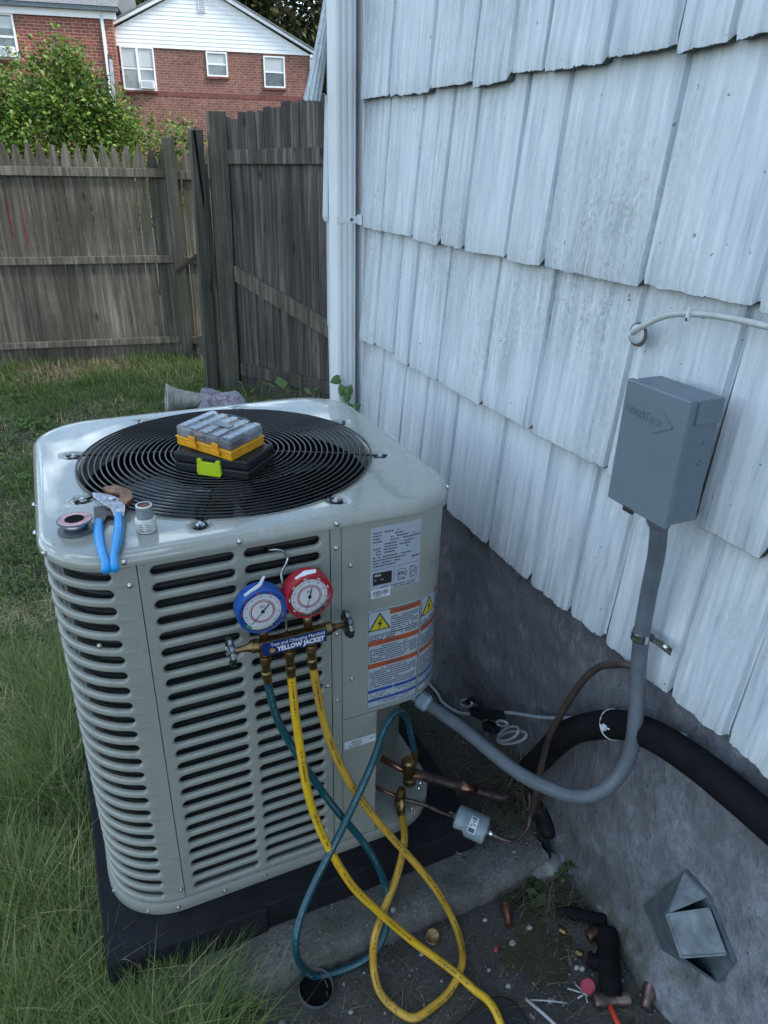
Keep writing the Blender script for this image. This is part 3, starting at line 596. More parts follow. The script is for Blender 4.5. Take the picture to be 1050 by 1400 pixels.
louver(-0.534, 0.1355, [(-0.515, -0.36), (-0.345, -0.19), (-0.168, 0.0955)], 0.0)
louver(0.945, 1.275, [(0.965, 1.10), (1.12, 1.255)], 0.0)
b = MB(); strip(b, 1.277, LEN - 0.536, ZB, ZT, 0, 60); edge(b, 1.277, LEN - 0.536, ZB, ZT); b.build('back_panel', paint, unit, smooth=True, angle=42)
b = MB(); strip(b, 0.4655, 0.4850, ZB, ZT, 0.0010, 2); edge(b, 0.4655, 0.4850, ZB, ZT, 0.0010, n=2); b.build('corner_post', paint, unit)
b = MB(); strip(b, 0.4866, 0.9435, 0.3835, ZT, 0.0004, 60); edge(b, 0.4866, 0.9435, 0.3835, ZT, 0.0004, 0.02, 60); b.build('service_panel', paint, unit, smooth=True, angle=42)
b = MB(); strip(b, 0.4866, 0.5630, ZB, 0.3815, 0.0, 4); edge(b, 0.4866, 0.5630, ZB, 0.3815, 0, 0.012, 4); b.build('lower_cover', paint, unit)
b = MB(); pth = [(0.5632, 0.006), (0.571, 0.05), (0.600, 0.105), (0.655, 0.16), (0.705, 0.20), (0.742, 0.252)]; b.grid([[(x, y, ZB) for x, y in pth], [(x, y, 0.39) for x, y in pth]]); b.build('valve_plate', paint, unit, smooth=True)
b = MB(); loop = [S(s, 0.39, -0.02) for s in np.linspace(0.575, 0.935, 24)]; o_ = [(x, y, 0.39) for x, y in pth]; b.quads(loop + [Vector(q) for q in o_[::-1]], [tuple(range(len(loop) + len(o_)))]); b.build('valve_roof', dark_in, unit)
b = MB(); ss = [R + LEN * k / 200 for k in range(201)]
b.grid([[S(s, z, o) for s in ss] for o, z in ((-0.03, 0.001), (0.004, 0.001), (0.0052, 0.003), (0.0052, 0.0275), (0.0042, 0.0305), (-0.001, 0.0312), (-0.02, 0.0312))]); b.quads([Vector((Wd / 2, Dp / 2, 0.0312))] + [S(s, 0.0312, -0.02) for s in ss], [(0, k + 2, k + 1) for k in range(len(ss) - 1)]); b.build('base_pan', paint, unit, smooth=True, angle=45)
b = MB(); b.grid([[S(s, z, -0.030) for s in ss] for z in (0.032, 0.83)])
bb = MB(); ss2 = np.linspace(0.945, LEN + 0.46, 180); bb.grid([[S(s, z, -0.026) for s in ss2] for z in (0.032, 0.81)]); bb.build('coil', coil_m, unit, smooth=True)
# screws
scb = MB(); scb.lathe([(0.0050, 0), (0.0050, 0.0008), (0.0036, 0.0012), (0.0033, 0.0034), (0.0018, 0.0042), (0.0002, 0.0043)], (0, 0, 0), (0, -1, 0), 10); scm = scb.mesh('screw', zinc)
for s, z, off in [(0.122, 0.790, 0), (0.129, 0.060, 0), (0.302, 0.8365, .0058), (0.119, 0.8365, .0058), (0.4755, 0.8365, .0058), (0.4755, 0.786, .001), (0.504, 0.744, .0005), (0.507, 0.484, .0005), (0.4555, 0.482, .001), (0.4755, 0.439, .001), (0.302, 0.019, .0052), (0.119, 0.017, .0052), (0.476, 0.327, .001), (0.4755, 0.10, .001), (0.058, 0.676, 0), (-0.02, 0.836, .0058), (-0.10, 0.836, .0058), (-0.22, .836, .0058), (0.758, 0.836, .0058), (0.4755, 0.60, .001), (-0.03, 0.019, .0052), (0.215, 0.016, .0052), (0.060, 0.012, .0052)]:
    x, y = per(s, off); nx, ny = per(s, off + 1); o = put(scm, 'screw', unit, (x, y, z), (0, 0, math.atan2(ny - y, nx - x) + PI / 2))
def patch(b, s0, s1, z0, z1, off, n=None, skew=0.0):
    n = n or max(1, int((s1 - s0) / 0.012)); ss = np.linspace(s0, s1, n + 1); b.grid([[S(s, z0, off) for s in ss], [S(s, z1, off) for s in ss]])
def textline(b, s0, s1, z, h, off, rnd, dens=0.86):
    s = s0
    while s < s1 - 0.001:
        wl_ = rnd.uniform(0.0018, 0.0065); e = min(s + wl_, s1)
        if rnd.random() < dens: patch(b, s, e, z, z + h, off, 1)
        s = e + 0.0009
rd = random.Random(3)
def lab(name, mat, parent, fn, label=None): b = MB(); fn(b); return b.build(name, mat, parent, label=label)
# rating plate
rp_ = lab('rating_plate', plate_m, unit, lambda b: patch(b, 0.543, 0.6495, 0.674, 0.812, 0.0009), 'silver rating plate printed with small text, black badge and round mark')
def f(b):
    for i in range(4): textline(b, 0.548, 0.566, 0.799 - i * 0.0062, 0.0026, 0.0014, rd); textline(b, 0.571, 0.600 + 0.01 * (i % 2) + (0.038 if i > 1 else 0), 0.799 - i * 0.0062, 0.0026, 0.0014, rd, 0.75)
    for i in range(4): textline(b, 0.548, 0.564, 0.7715 - i * 0.0058, 0.0025, 0.0014, rd, 0.8 if i > 0 else 0); textline(b, 0.571, 0.598, 0.7735 - i * 0.0058, 0.0025, 0.0014, rd); textline(b, 0.602, 0.632 - 0.006 * i, 0.7735 - i * 0.0058, 0.0025, 0.0014, rd, 0.7 if i < 3 else 0)
    for i in range(4): textline(b, 0.548, 0.628 - 0.011 * i, 0.7475 - i * 0.0062, 0.0024, 0.0014, rd)
    for i in range(5): textline(b, 0.626, 0.644, 0.713 - i * 0.0055, 0.0022, 0.0014, rd, 0.7)
    for i in range(2): textline(b, 0.565, 0.640, 0.6815 - i * 0.005, 0.0022, 0.0014, rd, 0.9)
    patch(b, 0.629, 0.646, 0.735, 0.738, 0.0014, 1); patch(b, 0.592, 0.5927, 0.690, 0.722, 0.0014, 1); patch(b, 0.546, 0.646, 0.7225, 0.7231, 0.0014)
    c = S(0.609, 0.7045, 0.0014); n = 24
    for r0, r1 in ((0.0110, 0.0098),): b.quads([(c.x + r * math.cos(2 * PI * k / n), c.y, c.z + r * math.sin(2 * PI * k / n)) for r in (r0, r1) for k in range(n)], [(k, (k + 1) % n, n + (k + 1) % n, n + k) for k in range(n)])
    textline(b, 0.600, 0.618, 0.690, 0.0022, 0.0014, rd); 
lab('plate_print', text_m, rp_, f)
b = text_mb('ETL', 0.0095, (0.609, -0.0016, 0.7012), (1, 0, 0), (0, 0, 1), 0.0001, 'CENTER', 0.0003); b.build('certification_mark', text_m, rp_)
lab('badge', darkbadge, rp_, lambda b: patch(b, 0.549, 0.588, 0.689, 0.7155, 0.0014)); lab('badge_print', plate_m, rp_, lambda b: (patch(b, 0.552, 0.565, 0.708, 0.7125, 0.0018, 1), textline(b, 0.552, 0.585, 0.699, 0.002, 0.0018, rd, 0.35)))
bl_ = lab('barcode_label', label_w, unit, lambda b: patch(b, 0.5455, 0.585, 0.6605, 0.6795, 0.0016), 'small white barcode label below the rating plate')
def bars(b, s0, s1, z0, z1, off):
    s = s0
    while s < s1: wd_ = rd.choice([0.0006, 0.0012, 0.0018]); patch(b, s, min(s + wd_, s1), z0, z1, off, 1); s += wd_ + rd.choice([0.0006, 0.0010, 0.0016])
lab('barcode', text_m, bl_, lambda b: (bars(b, 0.549, 0.581, 0.6675, 0.6765, 0.0021), textline(b, 0.552, 0.576, 0.6635, 0.0020, 0.0021, rd)))
lo_ = lab('barcode_label', label_w, unit, lambda b: patch(b, 0.490, 0.5605, 0.301, 0.3215, 0.0006), 'long white barcode label on the lower cover')
lab('barcode', text_m, lo_, lambda b: (bars(b, 0.505, 0.527, 0.3125, 0.3175, 0.0011), textline(b, 0.500, 0.530, 0.3075, 0.0022, 0.0011, rd), textline(b, 0.500, 0.526, 0.3038, 0.0018, 0.0011, rd), textline(b, 0.548, 0.557, 0.3125, 0.002, 0.0011, rd)))
# warning labels: one on the front, one running round the corner
for s0, s1, first in ((0.5395, 0.6565, True), (0.6595, 0.800, False)):
    wl0 = lab('warning_label', label_g, unit, lambda b: patch(b, s0, s1, 0.393, 0.633, 0.0010, 24), 'tall grey warning label with orange and blue bands' if first else 'second warning label wrapping the rounded corner')
    O = 0.0015; w_ = s1 - s0
    def f(b):
        for z in (0.629, 0.394): patch(b, s0 + .001, s1 - .001, z, z + 0.0014, O, 16)
        for s in (s0 + 0.001, s1 - 0.0022): patch(b, s, s + 0.0012, 0.394, 0.630, O, 1)
        for i in range(8): textline(b, s0 + 0.050, s1 - 0.006 - (0.012 * (i % 3 == 2)), 0.6085 - i * 0.0052, 0.0027, O, rd, 0.92)
        for i in range(3): textline(b, s0 + 0.004, s1 - 0.006 - 0.05 * (i == 2), 0.572 - i * 0.0052, 0.0027, O, rd, 0.92)
        for i in range(7): textline(b, s0 + (0.03 if i == 0 else 0.005), s1 - (0.03 if i == 0 else 0.006) - 0.03 * (i == 6), 0.543 - i * 0.0054, 0.0027, O, rd, 0.92)
        for i in range(9): textline(b, s0 + (0.03 if i == 0 else 0.005), s1 - (0.03 if i == 0 else 0.006) - 0.04 * (i == 5), 0.4885 - i * 0.0054, 0.0027, O, rd, 0.9)
        for i in range(4): textline(b, s0 + 0.006, s0 + w_ * 0.46, 0.428 - i * 0.0042, 0.0016, O, rd, 0.6); textline(b, s0 + w_ * 0.54, s1 - 0.006, 0.428 - i * 0.0042, 0.0016, O, rd, 0.6)
        for i in range(2): textline(b, s0 + 0.025, s1 - 0.02, 0.405 - i * 0.005, 0.002, O, rd, 0.8)
    lab('label_print', text_m, wl0, f)
    lab('orange_band', orange_m, wl0, lambda b: patch(b, s0 + 0.047, s1 - 0.0022, 0.6165, 0.6285, O, 10)); lab('orange_band', orange_m, wl0, lambda b: patch(b, s0 + 0.0022, s1 - 0.0022, 0.5495, 0.5610, O, 16)); lab('orange_band', orange_m, wl0, lambda b: patch(b, s0 + 0.0022, s1 - 0.0022, 0.4950, 0.5065, O, 16))
    lab('blue_band', bluebar, wl0, lambda b: (patch(b, s0 + 0.0022, s0 + w_ * 0.49, 0.4325, 0.4405, O, 8), patch(b, s0 + w_ * 0.51, s1 - 0.0022, 0.4325, 0.4405, O, 8))); lab('blue_band', bluebar, wl0, lambda b: patch(b, s0 + 0.0022, s1 - 0.0022, 0.4095, 0.4155, O, 16))
    for z in (0.6215, 0.5540, 0.4995): lab('band_print', text_m, wl0, lambda b: textline(b, s0 + w_ * (0.5 if z > 0.6 else 0.36), s0 + w_ * (0.85 if z > 0.6 else 0.66), z, 0.0028, O + 0.0004, rd, 0.95))
    def tri(b, k, o):
        c = (s0 + 0.025, 0.5985); b.grid([[S(c[0] + k * 0.866 * (1 - v) * w2, c[1] - k * 0.5 + 1.5 * k * v, o) for w2 in np.linspace(-1, 1, 11)] for v in (0, 0.25, 0.5, 0.75, 0.985)])
    lab('triangle_border', ink, wl0, lambda b: tri(b, 0.0275, O)); lab('triangle', yellow_tri, wl0, lambda b: tri(b, 0.0225, O + 0.0004))
    cz = s0 + 0.025; lab('bolt_symbol', ink, wl0, lambda b: b.quads([S(cz + x, 0.5985 + z, O + 0.0008) for x, z in ((0.003, 0.013), (-0.005, 0.001), (-0.0005, 0.001), (-0.003, -0.0105), (0.0055, 0.0035), (0.001, 0.0035), (0.0045, 0.013))], [(0, 1, 2, 5, 6), (2, 3, 4, 5)]))
# service valves in the recess
b = MB(); b.lathe([(0.014, 0), (0.0165, 0.004), (0.0165, 0.018), (0.012, 0.02), (0.0155, 0.03), (0.0155, 0.056), (0.0175, 0.058), (0.0175, 0.075), (0.013, 0.08)], (0.682, 0.062, 0.066), (-0.08, 0.0, 1), 12); b.tube([(0.68, 0.06, 0.10), (0.70, 0.054, 0.092)], 0.012, 10); b.tube([(0.687, 0.052, 0.13), (0.690, 0.05, 0.165)], 0.0055, 8); v1 = b.build('service_valve', brass, unit, smooth=True, angle=40)
b = MB(); b.tube([(0.63, 0.115, 0.118), (0.677, 0.064, 0.103)], 0.008, 10); b.build('pipe_stub', copper, v1, smooth=True)
b = MB(); b.lathe([(0.012, 0), (0.0145, 0.004), (0.0145, 0.017), (0.010, 0.020), (0.012, 0.03), (0.0095, 0.050)], (0.640, 0.028, 0.042), (0.12, 0.1, 1), 12); b.tube([(0.646, 0.03, 0.070), (0.642, 0.016, 0.056), (0.637, 0.016, 0.040)], 0.0085, 8); v2 = b.build('service_valve', brass, unit, smooth=True, angle=40)
b = MB(); b.tube([(0.585, 0.085, 0.082), (0.642, 0.031, 0.066)], 0.0045, 8); b.build('pipe_stub', copper, v2, smooth=True)
bo = MB(); bo.lathe([(0.0035, 0), (0.0035, 0.003), (0.002, 0.005)], (0, 0, 0), (0.5, -1, 0.3), 8); bm_ = bo.mesh('bolt', chrome)
for p in ((0.70, 0.045, 0.078), (0.695, 0.042, 0.066), (0.664, 0.015, 0.040), (0.662, 0.012, 0.033)): put(bm_, 'bolt', unit, p)
# pad
pad = MB(); pp = [(-0.030, -0.0655), (0.288, -0.0705), (0.290, -0.0625), (0.805, -0.0625), (0.805, 0.80), (-0.030, 0.80)]
pad.prism([(x, y, -0.0755) for x, y in pp], (0, 0, 0.0755)); pd = pad.build('equipment_pad', pad_m, bevel=0.004); tag(pd, 'black composite pad under the condenser, its front edge stepped', 'pad')
# ================================================================== MANIFOLD GAUGE SET
gs = thing('gauge_set', 'brass refrigeration manifold with blue and red gauges hooked on the louvres', 'gauge set', (0.365, -0.05, 0.60))
mb_ = MB(); mb_.box(0.309, 0.431, -0.072, -0.053, 0.6435, 0.6715); body = mb_.build('manifold_body', brass, gs, bevel=0.003)
b = MB(); b.box(0.313, 0.429, -0.0735, -0.0722, 0.6455, 0.6705); dec = b.build('decal', decal_blue, body)
b = text_mb('Test and Charging Manifold', 0.0096, (0.3275, -0.0738, 0.6615), (1, 0, 0), (0, 0, 1), 0.0001); sx = 0.098 / max(1e-6, max(v.x for v in b.v) - 0.3275)
for v in b.v: v.x = 0.3275 + (v.x - 0.3275) * sx
b.build('decal_text', white_ink, dec)
b = text_mb('YELLOW JACKET', 0.0130, (0.3390, -0.0738, 0.6490), (1, 0, 0), (0, 0, 1), 0.0001, 'LEFT', 0.0006); sx = 0.086 / max(1e-6, max(v.x for v in b.v) - 0.339)
for v in b.v: v.x = 0.339 + (v.x - 0.339) * sx
b.build('decal_text', white_ink, dec)
b = MB(); b.lathe([(0.0052, 0), (0.0052, 0.0004)], (0.330, -0.0736, 0.6530), (0, -1, 0), 6); b.build('decal_emblem', gold_ink, dec)
def gauge(cx, cz, boot, dial, needle_ang, name_label, big):
    R_ = 0.0415; y0, y1 = -0.046, -0.079
    b = MB(); b.lathe([(0.030, 0), (R_ - 0.002, 0.001), (R_ + 0.0015, 0.006), (R_ + 0.0015, 0.027), (R_ + 0.0005, 0.032), (R_ - 0.0022, 0.0330), (R_ - 0.0036, 0.0310), (R_ - 0.0036, 0.0295)], (cx, y0, cz), (0, -1, 0), 48, capb=False); ga = b.build('gauge', boot, gs, smooth=True, angle=40, label=name_label)
    yd = y0 - 0.0296
    b = MB(); b.lathe([(R_ - 0.0036, 0), (R_ - 0.0036, 0.0003)], (cx, yd, cz), (0, -1, 0), 48); b.build('dial', dial, ga)
    def disc(r0, r1, y, mat, nm, a0=0, a1=2 * PI):
        n = 40; b = MB(); b.quads([(cx + r * math.cos(a0 + (a1 - a0) * k / n), y, cz + r * math.sin(a0 + (a1 - a0) * k / n)) for r in (r0, r1) for k in range(n + 1)], [(k, k + 1, n + 2 + k, n + 1 + k) for k in range(n)]); b.build(nm, mat, ga)
    disc(0.0002, 0.0322, yd - 0.0007, white_dial, 'dial_face'); disc(0.0180, 0.0202, yd - 0.0011, dial_red, 'dial_scale'); disc(0.0215, 0.0224, yd - 0.0011, ink if big else blue_dial, 'dial_scale')
    b = MB()
    for k in range(41):
        a = math.radians(-45 + 270 * k / 40); r0, r1 = (0.0255, 0.0305) if k % 5 == 0 else (0.0275, 0.0302); wd_ = 0.0003 if k % 5 else 0.0006; c_, s_ = math.cos(a), math.sin(a)
        b.quads([(cx + r * c_ - e * s_, yd - 0.0011, cz + r * s_ + e * c_) for r, e in ((r0, -wd_), (r1, -wd_), (r1, wd_), (r0, wd_))], [(0, 1, 2, 3)])
    b.build('dial_ticks', ink, ga); b = MB()
    for k in range(14):
        a = math.radians(-40 + 20 * k); r = 0.0352; c_ = Vector((cx + r * math.cos(a), yd - 0.0009, cz + r * math.sin(a))); R0 = Vector((math.sin(a), 0, -math.cos(a))); U0 = Vector((math.cos(a), 0, math.sin(a)))
        if k % 2: b.quads([c_ - R0 * 0.003 - U0 * 0.001, c_ + R0 * 0.003 - U0 * 0.001, c_ + R0 * 0.003 + U0 * 0.001, c_ - R0 * 0.003 + U0 * 0.001], [(0, 1, 2, 3)])
    b.build('dial_numbers', white_ink if big else dial_red, ga)
    b = text_mb('PSI', 0.0075, (cx, yd - 0.0012, cz + 0.0062), (1, 0, 0), (0, 0, 1), 0.0001, 'CENTER'); b.build('dial_text', ink if big else blue_dial, ga)
    if not big: disc(0.0323, 0.0374, yd - 0.0009, white_dial, 'dial_sector', math.radians(-140), math.radians(-62)); disc(0.0324, 0.0370, yd - 0.0013, dial_green, 'dial_sector', math.radians(-143), math.radians(-124))
    else: disc(0.0323, 0.0374, yd - 0.0009, white_dial, 'dial_sector', math.radians(-104), math.radians(-80))
    d_ = Vector((math.cos(needle_ang), 0, math.sin(needle_ang))); c_ = Vector((cx, yd - 0.003, cz)); b = MB(); b.beam(c_ - d_ * 0.027, c_, 0.0006, 0.0010, (0, 1, 0)); b.beam(c_, c_ + d_ * 0.0175, 0.0008, 0.0022, (0, 1, 0)); b.lathe([(0.0030, -0.001), (0.003, 0.001)], c_, (0, -1, 0), 14); b.build('needle', ink, ga)
    b = MB(); b.lathe([(R_ - 0.004, 0), (R_ - 0.010, 0.0020), (0.0, 0.0032)], (cx, yd - 0.0032, cz), (0, -1, 0), 36, capa=False, capb=False); cr = b.build('lens', lens_m, ga, smooth=True)
    b = MB(); b.tube([(cx, -0.059, cz - R_ + 0.002), (cx + (0.002 if big else 0.006), -0.059, 0.668)], 0.008, 10); b.build('gauge_stem', brass, ga, smooth=True)
    return ga
def lens_mat():
    t = NT('gauge_lens'); g_ = t.add('ShaderNodeBsdfGlossy'); g_.inputs['Roughness'].default_value = 0.03; tr = t.add('ShaderNodeBsdfTransparent'); fr = t.add('ShaderNodeFresnel'); fr.inputs['IOR'].default_value = 1.35
    m = t.add('ShaderNodeMixShader'); t.link(fr.outputs[0], m.inputs[0]); t.link(tr.outputs[0], m.inputs[1]); t.link(g_.outputs[0], m.inputs[2]); t.link(m.outputs[0], t.out.inputs['Surface']); return t.m
lens_m = lens_mat()
gb = gauge(0.3165, 0.7385, blue_boot, blue_dial, math.radians(47), 'blue low-side gauge', False); gr = gauge(0.3985, 0.7475, red_boot, red_dial, math.radians(76), 'red high-side gauge', True)
b = MB(); b.prism([(0.288, -0.075, 0.7755), (0.292, -0.075, 0.7715), (0.318, -0.074, 0.786), (0.326, -0.072, 0.8005), (0.3225, -0.072, 0.8015), (0.314, -0.074, 0.790)], (0, 0.002, 0)); b.build('paper_tag', white_ink, gs)
b = MB(); b.prism([(0.375, -0.074, 0.7865), (0.379, -0.076, 0.7815), (0.394, -0.0765, 0.7905), (0.412, -0.076, 0.7905), (0.412, -0.073, 0.795), (0.392, -0.073, 0.796)], (0, 0.002, 0)); b.build('paper_tag', white_ink, gs)
for cx, sg in ((0.268, -1), (0.469, 1)):
    x0 = 0.309 if sg < 0 else 0.431; b = MB(); b.lathe([(0.0125, 0), (0.0125, 0.010), (0.009, 0.014), (0.006, 0.022), (0.0045, abs(cx - x0))], (x0, -0.059, 0.660), (sg, 0, 0), 14); hv = b.build('hand_valve', brass, gs, smooth=True, angle=35)
    b = MB(); n = 56; prf = []
    for k in range(n): a = 2 * PI * k / n; prf.append(0.0255 + 0.0016 * math.cos(8 * a))
    rows = []
    for r_f, h in ((0.20, 0.002), (0.66, 0.003), (0.74, 0.000), (0.94, 0.001), (1.0, 0.0055), (0.94, 0.010), (0.74, 0.011), (0.66, 0.008), (0.26, 0.008), (0.22, 0.012), (0.02, 0.012)): rows.append([(cx + sg * h, -0.059 + prf[k % n] * r_f * math.cos(2 * PI * k / n), 0.660 + prf[k % n] * r_f * math.sin(2 * PI * k / n)) for k in range(n + 1)])
    b.grid(rows, flip=sg > 0); b.build('hand_wheel', wheel_m, hv, smooth=True, angle=50)
for fxp in (0.3215, 0.3655, 0.406):
    b = MB(); b.lathe([(0.0065, 0), (0.0065, 0.012), (0.0095, 0.013)] + [(0.0098 + 0.0005 * (k % 2), 0.014 + 0.0022 * k) for k in range(7)] + [(0.0085, 0.030), (0.0078, 0.033), (0.0078, 0.044), (0.0068, 0.052)], (fxp, -0.056, 0.645), (0, 0, -1), 16); b.build('hose_coupling', brass, gs, smooth=True, angle=35)
b = MB(); b.tube(smooth_path([(0.363, -0.052, 0.668), (0.364, -0.045, 0.71), (0.366, -0.032, 0.752), (0.367, -0.022, 0.770), (0.377, -0.014, 0.780), (0.383, -0.010, 0.792), (0.377, -0.008, 0.803), (0.366, -0.006, 0.8085), (0.356, -0.002, 0.808), (0.351, 0.010, 0.806), (0.350, 0.016, 0.802)], 5), 0.0024, 8); b.build('hanging_hook', wire_steel, gs, smooth=True)
# ================================================================== HOSES
TEAL = [(0.3215, -0.056, 0.597), (0.325, -0.056, 0.556), (0.334, -0.054, 0.496), (0.35, -0.056, 0.441), (0.376, -0.065, 0.375), (0.404, -0.075, 0.31), (0.441, -0.088, 0.233), (0.48, -0.103, 0.162), (0.511, -0.117, 0.093), (0.53, -0.13, 0.019), (0.529, -0.149, -0.027), (0.517, -0.167, -0.075), (0.489, -0.180, -0.107), (0.449, -0.180, -0.124), (0.396, -0.176, -0.128), (0.351, -0.170, -0.118), (0.32, -0.180, -0.036), (0.31, -0.2, 0.06), (0.33, -0.178, 0.1), (0.369, -0.155, 0.15), (0.418, -0.133, 0.206), (0.467, -0.109, 0.264), (0.516, -0.083, 0.326), (0.556, -0.05, 0.372), (0.591, -0.022, 0.378), (0.623, 0.008, 0.352), (0.653, 0.032, 0.298), (0.671, 0.042, 0.229), (0.687, 0.050, 0.168)]
YEL1 = [(0.3655, -0.056, 0.596), (0.366, -0.060, 0.564), (0.367, -0.069, 0.495), (0.370, -0.081, 0.425), (0.374, -0.096, 0.345), (0.385, -0.112, 0.27), (0.406, -0.135, 0.193), (0.441, -0.165, 0.108), (0.482, -0.188, 0.045), (0.522, -0.209, -0.010), (0.557, -0.231, -0.052), (0.595, -0.260, -0.086), (0.626, -0.292, -0.110), (0.648, -0.328, -0.123), (0.658, -0.358, -0.114), (0.660, -0.388, -0.111), (0.654, -0.440, -0.118)]
YEL2 = [(0.406, -0.056, 0.6), (0.413, -0.053, 0.544), (0.422, -0.053, 0.476), (0.435, -0.055, 0.407), (0.453, -0.061, 0.34), (0.482, -0.071, 0.262), (0.521, -0.084, 0.182), (0.566, -0.1, 0.103), (0.609, -0.125, 0.035), (0.648, -0.155, -0.035), (0.680, -0.178, -0.118), (0.672, -0.229, -0.126), (0.646, -0.276, -0.116), (0.604, -0.305, -0.128), (0.556, -0.319, -0.128), (0.509, -0.323, -0.127), (0.481, -0.29, -0.126), (0.467, -0.249, -0.124), (0.470, -0.212, -0.10), (0.477, -0.2, -0.028), (0.519, -0.159, -0.008), (0.557, -0.125, 0.01), (0.589, -0.091, 0.031), (0.61, -0.06, 0.049), (0.627, -0.018, 0.043), (0.637, 0.016, 0.040)]
def hose_thing(pts, mat, label, ends):
    h = thing('refrigerant_hose', label, 'hose', pts[0], group='charging hoses from the manifold'); P = smooth_path(pts, 7)
    b = MB(); b.tube(P, 0.0074 if mat is teal_h else 0.0081, 12); b.build('hose', mat, h, smooth=True)
    pr_ = MB(); rr = random.Random(len(P)); acc = 0.0; rad = 0.0074 if mat is teal_h else 0.0081; look = Vector((-0.15, -0.72, 0.67))
    for k in range(6, len(P) - 6):
        d0 = P[k + 1] - P[k]; tl = d0.length; t0 = d0.normalized(); nr = (look - t0 * look.dot(t0)).normalized(); sd0 = t0.cross(nr)
        acc += tl
        if (acc % 0.15) > 0.085: continue
        x = 0.0
        while x < tl - 0.0016:
            wdt = rr.uniform(0.0008, 0.0018)
            if rr.random() < 0.72:
                aa = 0.19; f1 = lambda u, an: P[k] + t0 * u + (nr * math.cos(an) + sd0 * math.sin(an)) * (rad + 0.0003)
                pr_.quads([f1(x, -aa), f1(x + wdt, -aa), f1(x + wdt, aa), f1(x, aa)], [(0, 1, 2, 3)])
            x += wdt + 0.0008
    tag(pr_.build('hose_print', ink if mat is not teal_h else white_dim, h), kind='stuff')
    for e in ends:
        p, q = (P[0], P[5]) if e == 0 else (P[-1], P[-6]); d_ = (q - p).normalized(); b = MB(); b.lathe([(0.0070, -0.003), (0.0095, 0.0), (0.0095, 0.010), (0.0082, 0.012), (0.0082, 0.020), (0.0076, 0.023)], p, d_, 14); b.build('crimp_fitting', brass, h, smooth=True, angle=35)
hose_thing(TEAL, teal_h, 'teal hose from the blue gauge side looping down and up to the upper valve', (0, 1))
hose_thing(YEL1, yellow_h, 'bright yellow hose from the middle port running off across the dirt', (0,))
hose_thing(YEL2, yellow_d, 'yellow hose from the red gauge side looping on the dirt to the lower valve', (0, 1))
# ================================================================== DISCONNECT BOX, CONDUIT, CABLES
bx = thing('disconnect_box', 'grey painted metal electrical disconnect box on the white shakes', 'electrical box', (0.925, -0.28, 0.91))
X0, XM, X1, YA, YB, Z0, Z1 = 0.886, 0.899, 0.954, -0.347, -0.214, 0.908, 1.113
b = MB(); b.box(X0, XM, YA, YB, Z0, Z1); cov = b.build('cover', box_m, bx, bevel=0.0025)
b = MB(); b.box(XM - 0.002, X1, YA + 0.004, YB - 0.004, Z0 + 0.003, Z1 - 0.004); b.box(XM + 0.006, X1, YA + 0.0005, YB - 0.002, Z1 - 0.040, Z1 - 0.001); b.build('back_box', box_m, bx, bevel=0.002)
for zz in (Z0 + 0.03, Z1 - 0.03):
    b = MB(); b.box(X1 - 0.002, XW - 0.002, (YA + YB) / 2 - 0.02, (YA + YB) / 2 + 0.02, zz - 0.012, zz + 0.012); b.build('mounting_foot', box_m, bx)
b = text_mb('D', 0.021, (X0 + 0.0003, -0.2235, 1.0635), (0, -1, 0), (0, 0, 1), 0.0013, 'LEFT'); t2 = text_mb('IVERSI', 0.0165, (X0 + 0.0003, -0.2355, 1.0615), (0, -1, 0), (0, 0, 1), 0.0013); t3 = text_mb('T', 0.021, (X0 + 0.0003, -0.270, 1.0610), (0, -1, 0), (0, 0, 1), 0.0013); t4 = text_mb('ECH', 0.0165, (X0 + 0.0003, -0.2790, 1.0590), (0, -1, 0), (0, 0, 1), 0.0013)
def squeeze(m, y0, y1):
    a = max(v.y for v in m.v); e = min(v.y for v in m.v)
    for v in m.v: v.y = y0 + (v.y - a) * (y1 - y0) / (e - a)
squeeze(b, -0.2235, -0.2330); squeeze(t2, -0.2350, -0.2640); squeeze(t3, -0.2645, -0.2745); squeeze(t4, -0.2765, -0.2990)
for q in (t2, t3, t4): b.quads(q.v, q.f)
b.build('embossed_lettering', box_m, cov)
b = MB(); b.beam((X0 - 0.0002, -0.3010, 1.0840), (X0 - 0.0002, -0.3225, 1.0665), 0.0022, 0.003, (1, 0, 0)); b.beam((X0 - 0.0002, -0.3225, 1.0665), (X0 - 0.0002, -0.2860, 1.0475), 0.0022, 0.003, (1, 0, 0)); b.build('embossed_arrow', box_m, cov)
for z in (1.045, 1.010): b = MB(); b.lathe([(0.0042, 0), (0.0030, 0.0018), (0.0005, 0.0022)], (0.934, YA + 0.004, z), (0, -1, 0), 12); b.build('rivet', box_m, bx, smooth=True)
b = MB(); b.lathe([(0.0165, 0), (0.0160, 0.0010), (0.0140, 0.0012), (0.0135, 0.0004), (0.0110, 0.0004), (0.0105, 0.0012), (0.0001, 0.0012)], (0.926, YA + 0.004, 0.935), (0, -1, 0), 28, capb=False); b.build('knockout', box_m, bx, smooth=True, angle=35)
b = MB(); b.box(X0 - 0.0015, X0 + 0.004, -0.276, -0.254, Z0 - 0.006, Z0 + 0.003); b.build('hasp', darksteel, cov, bevel=0.001)
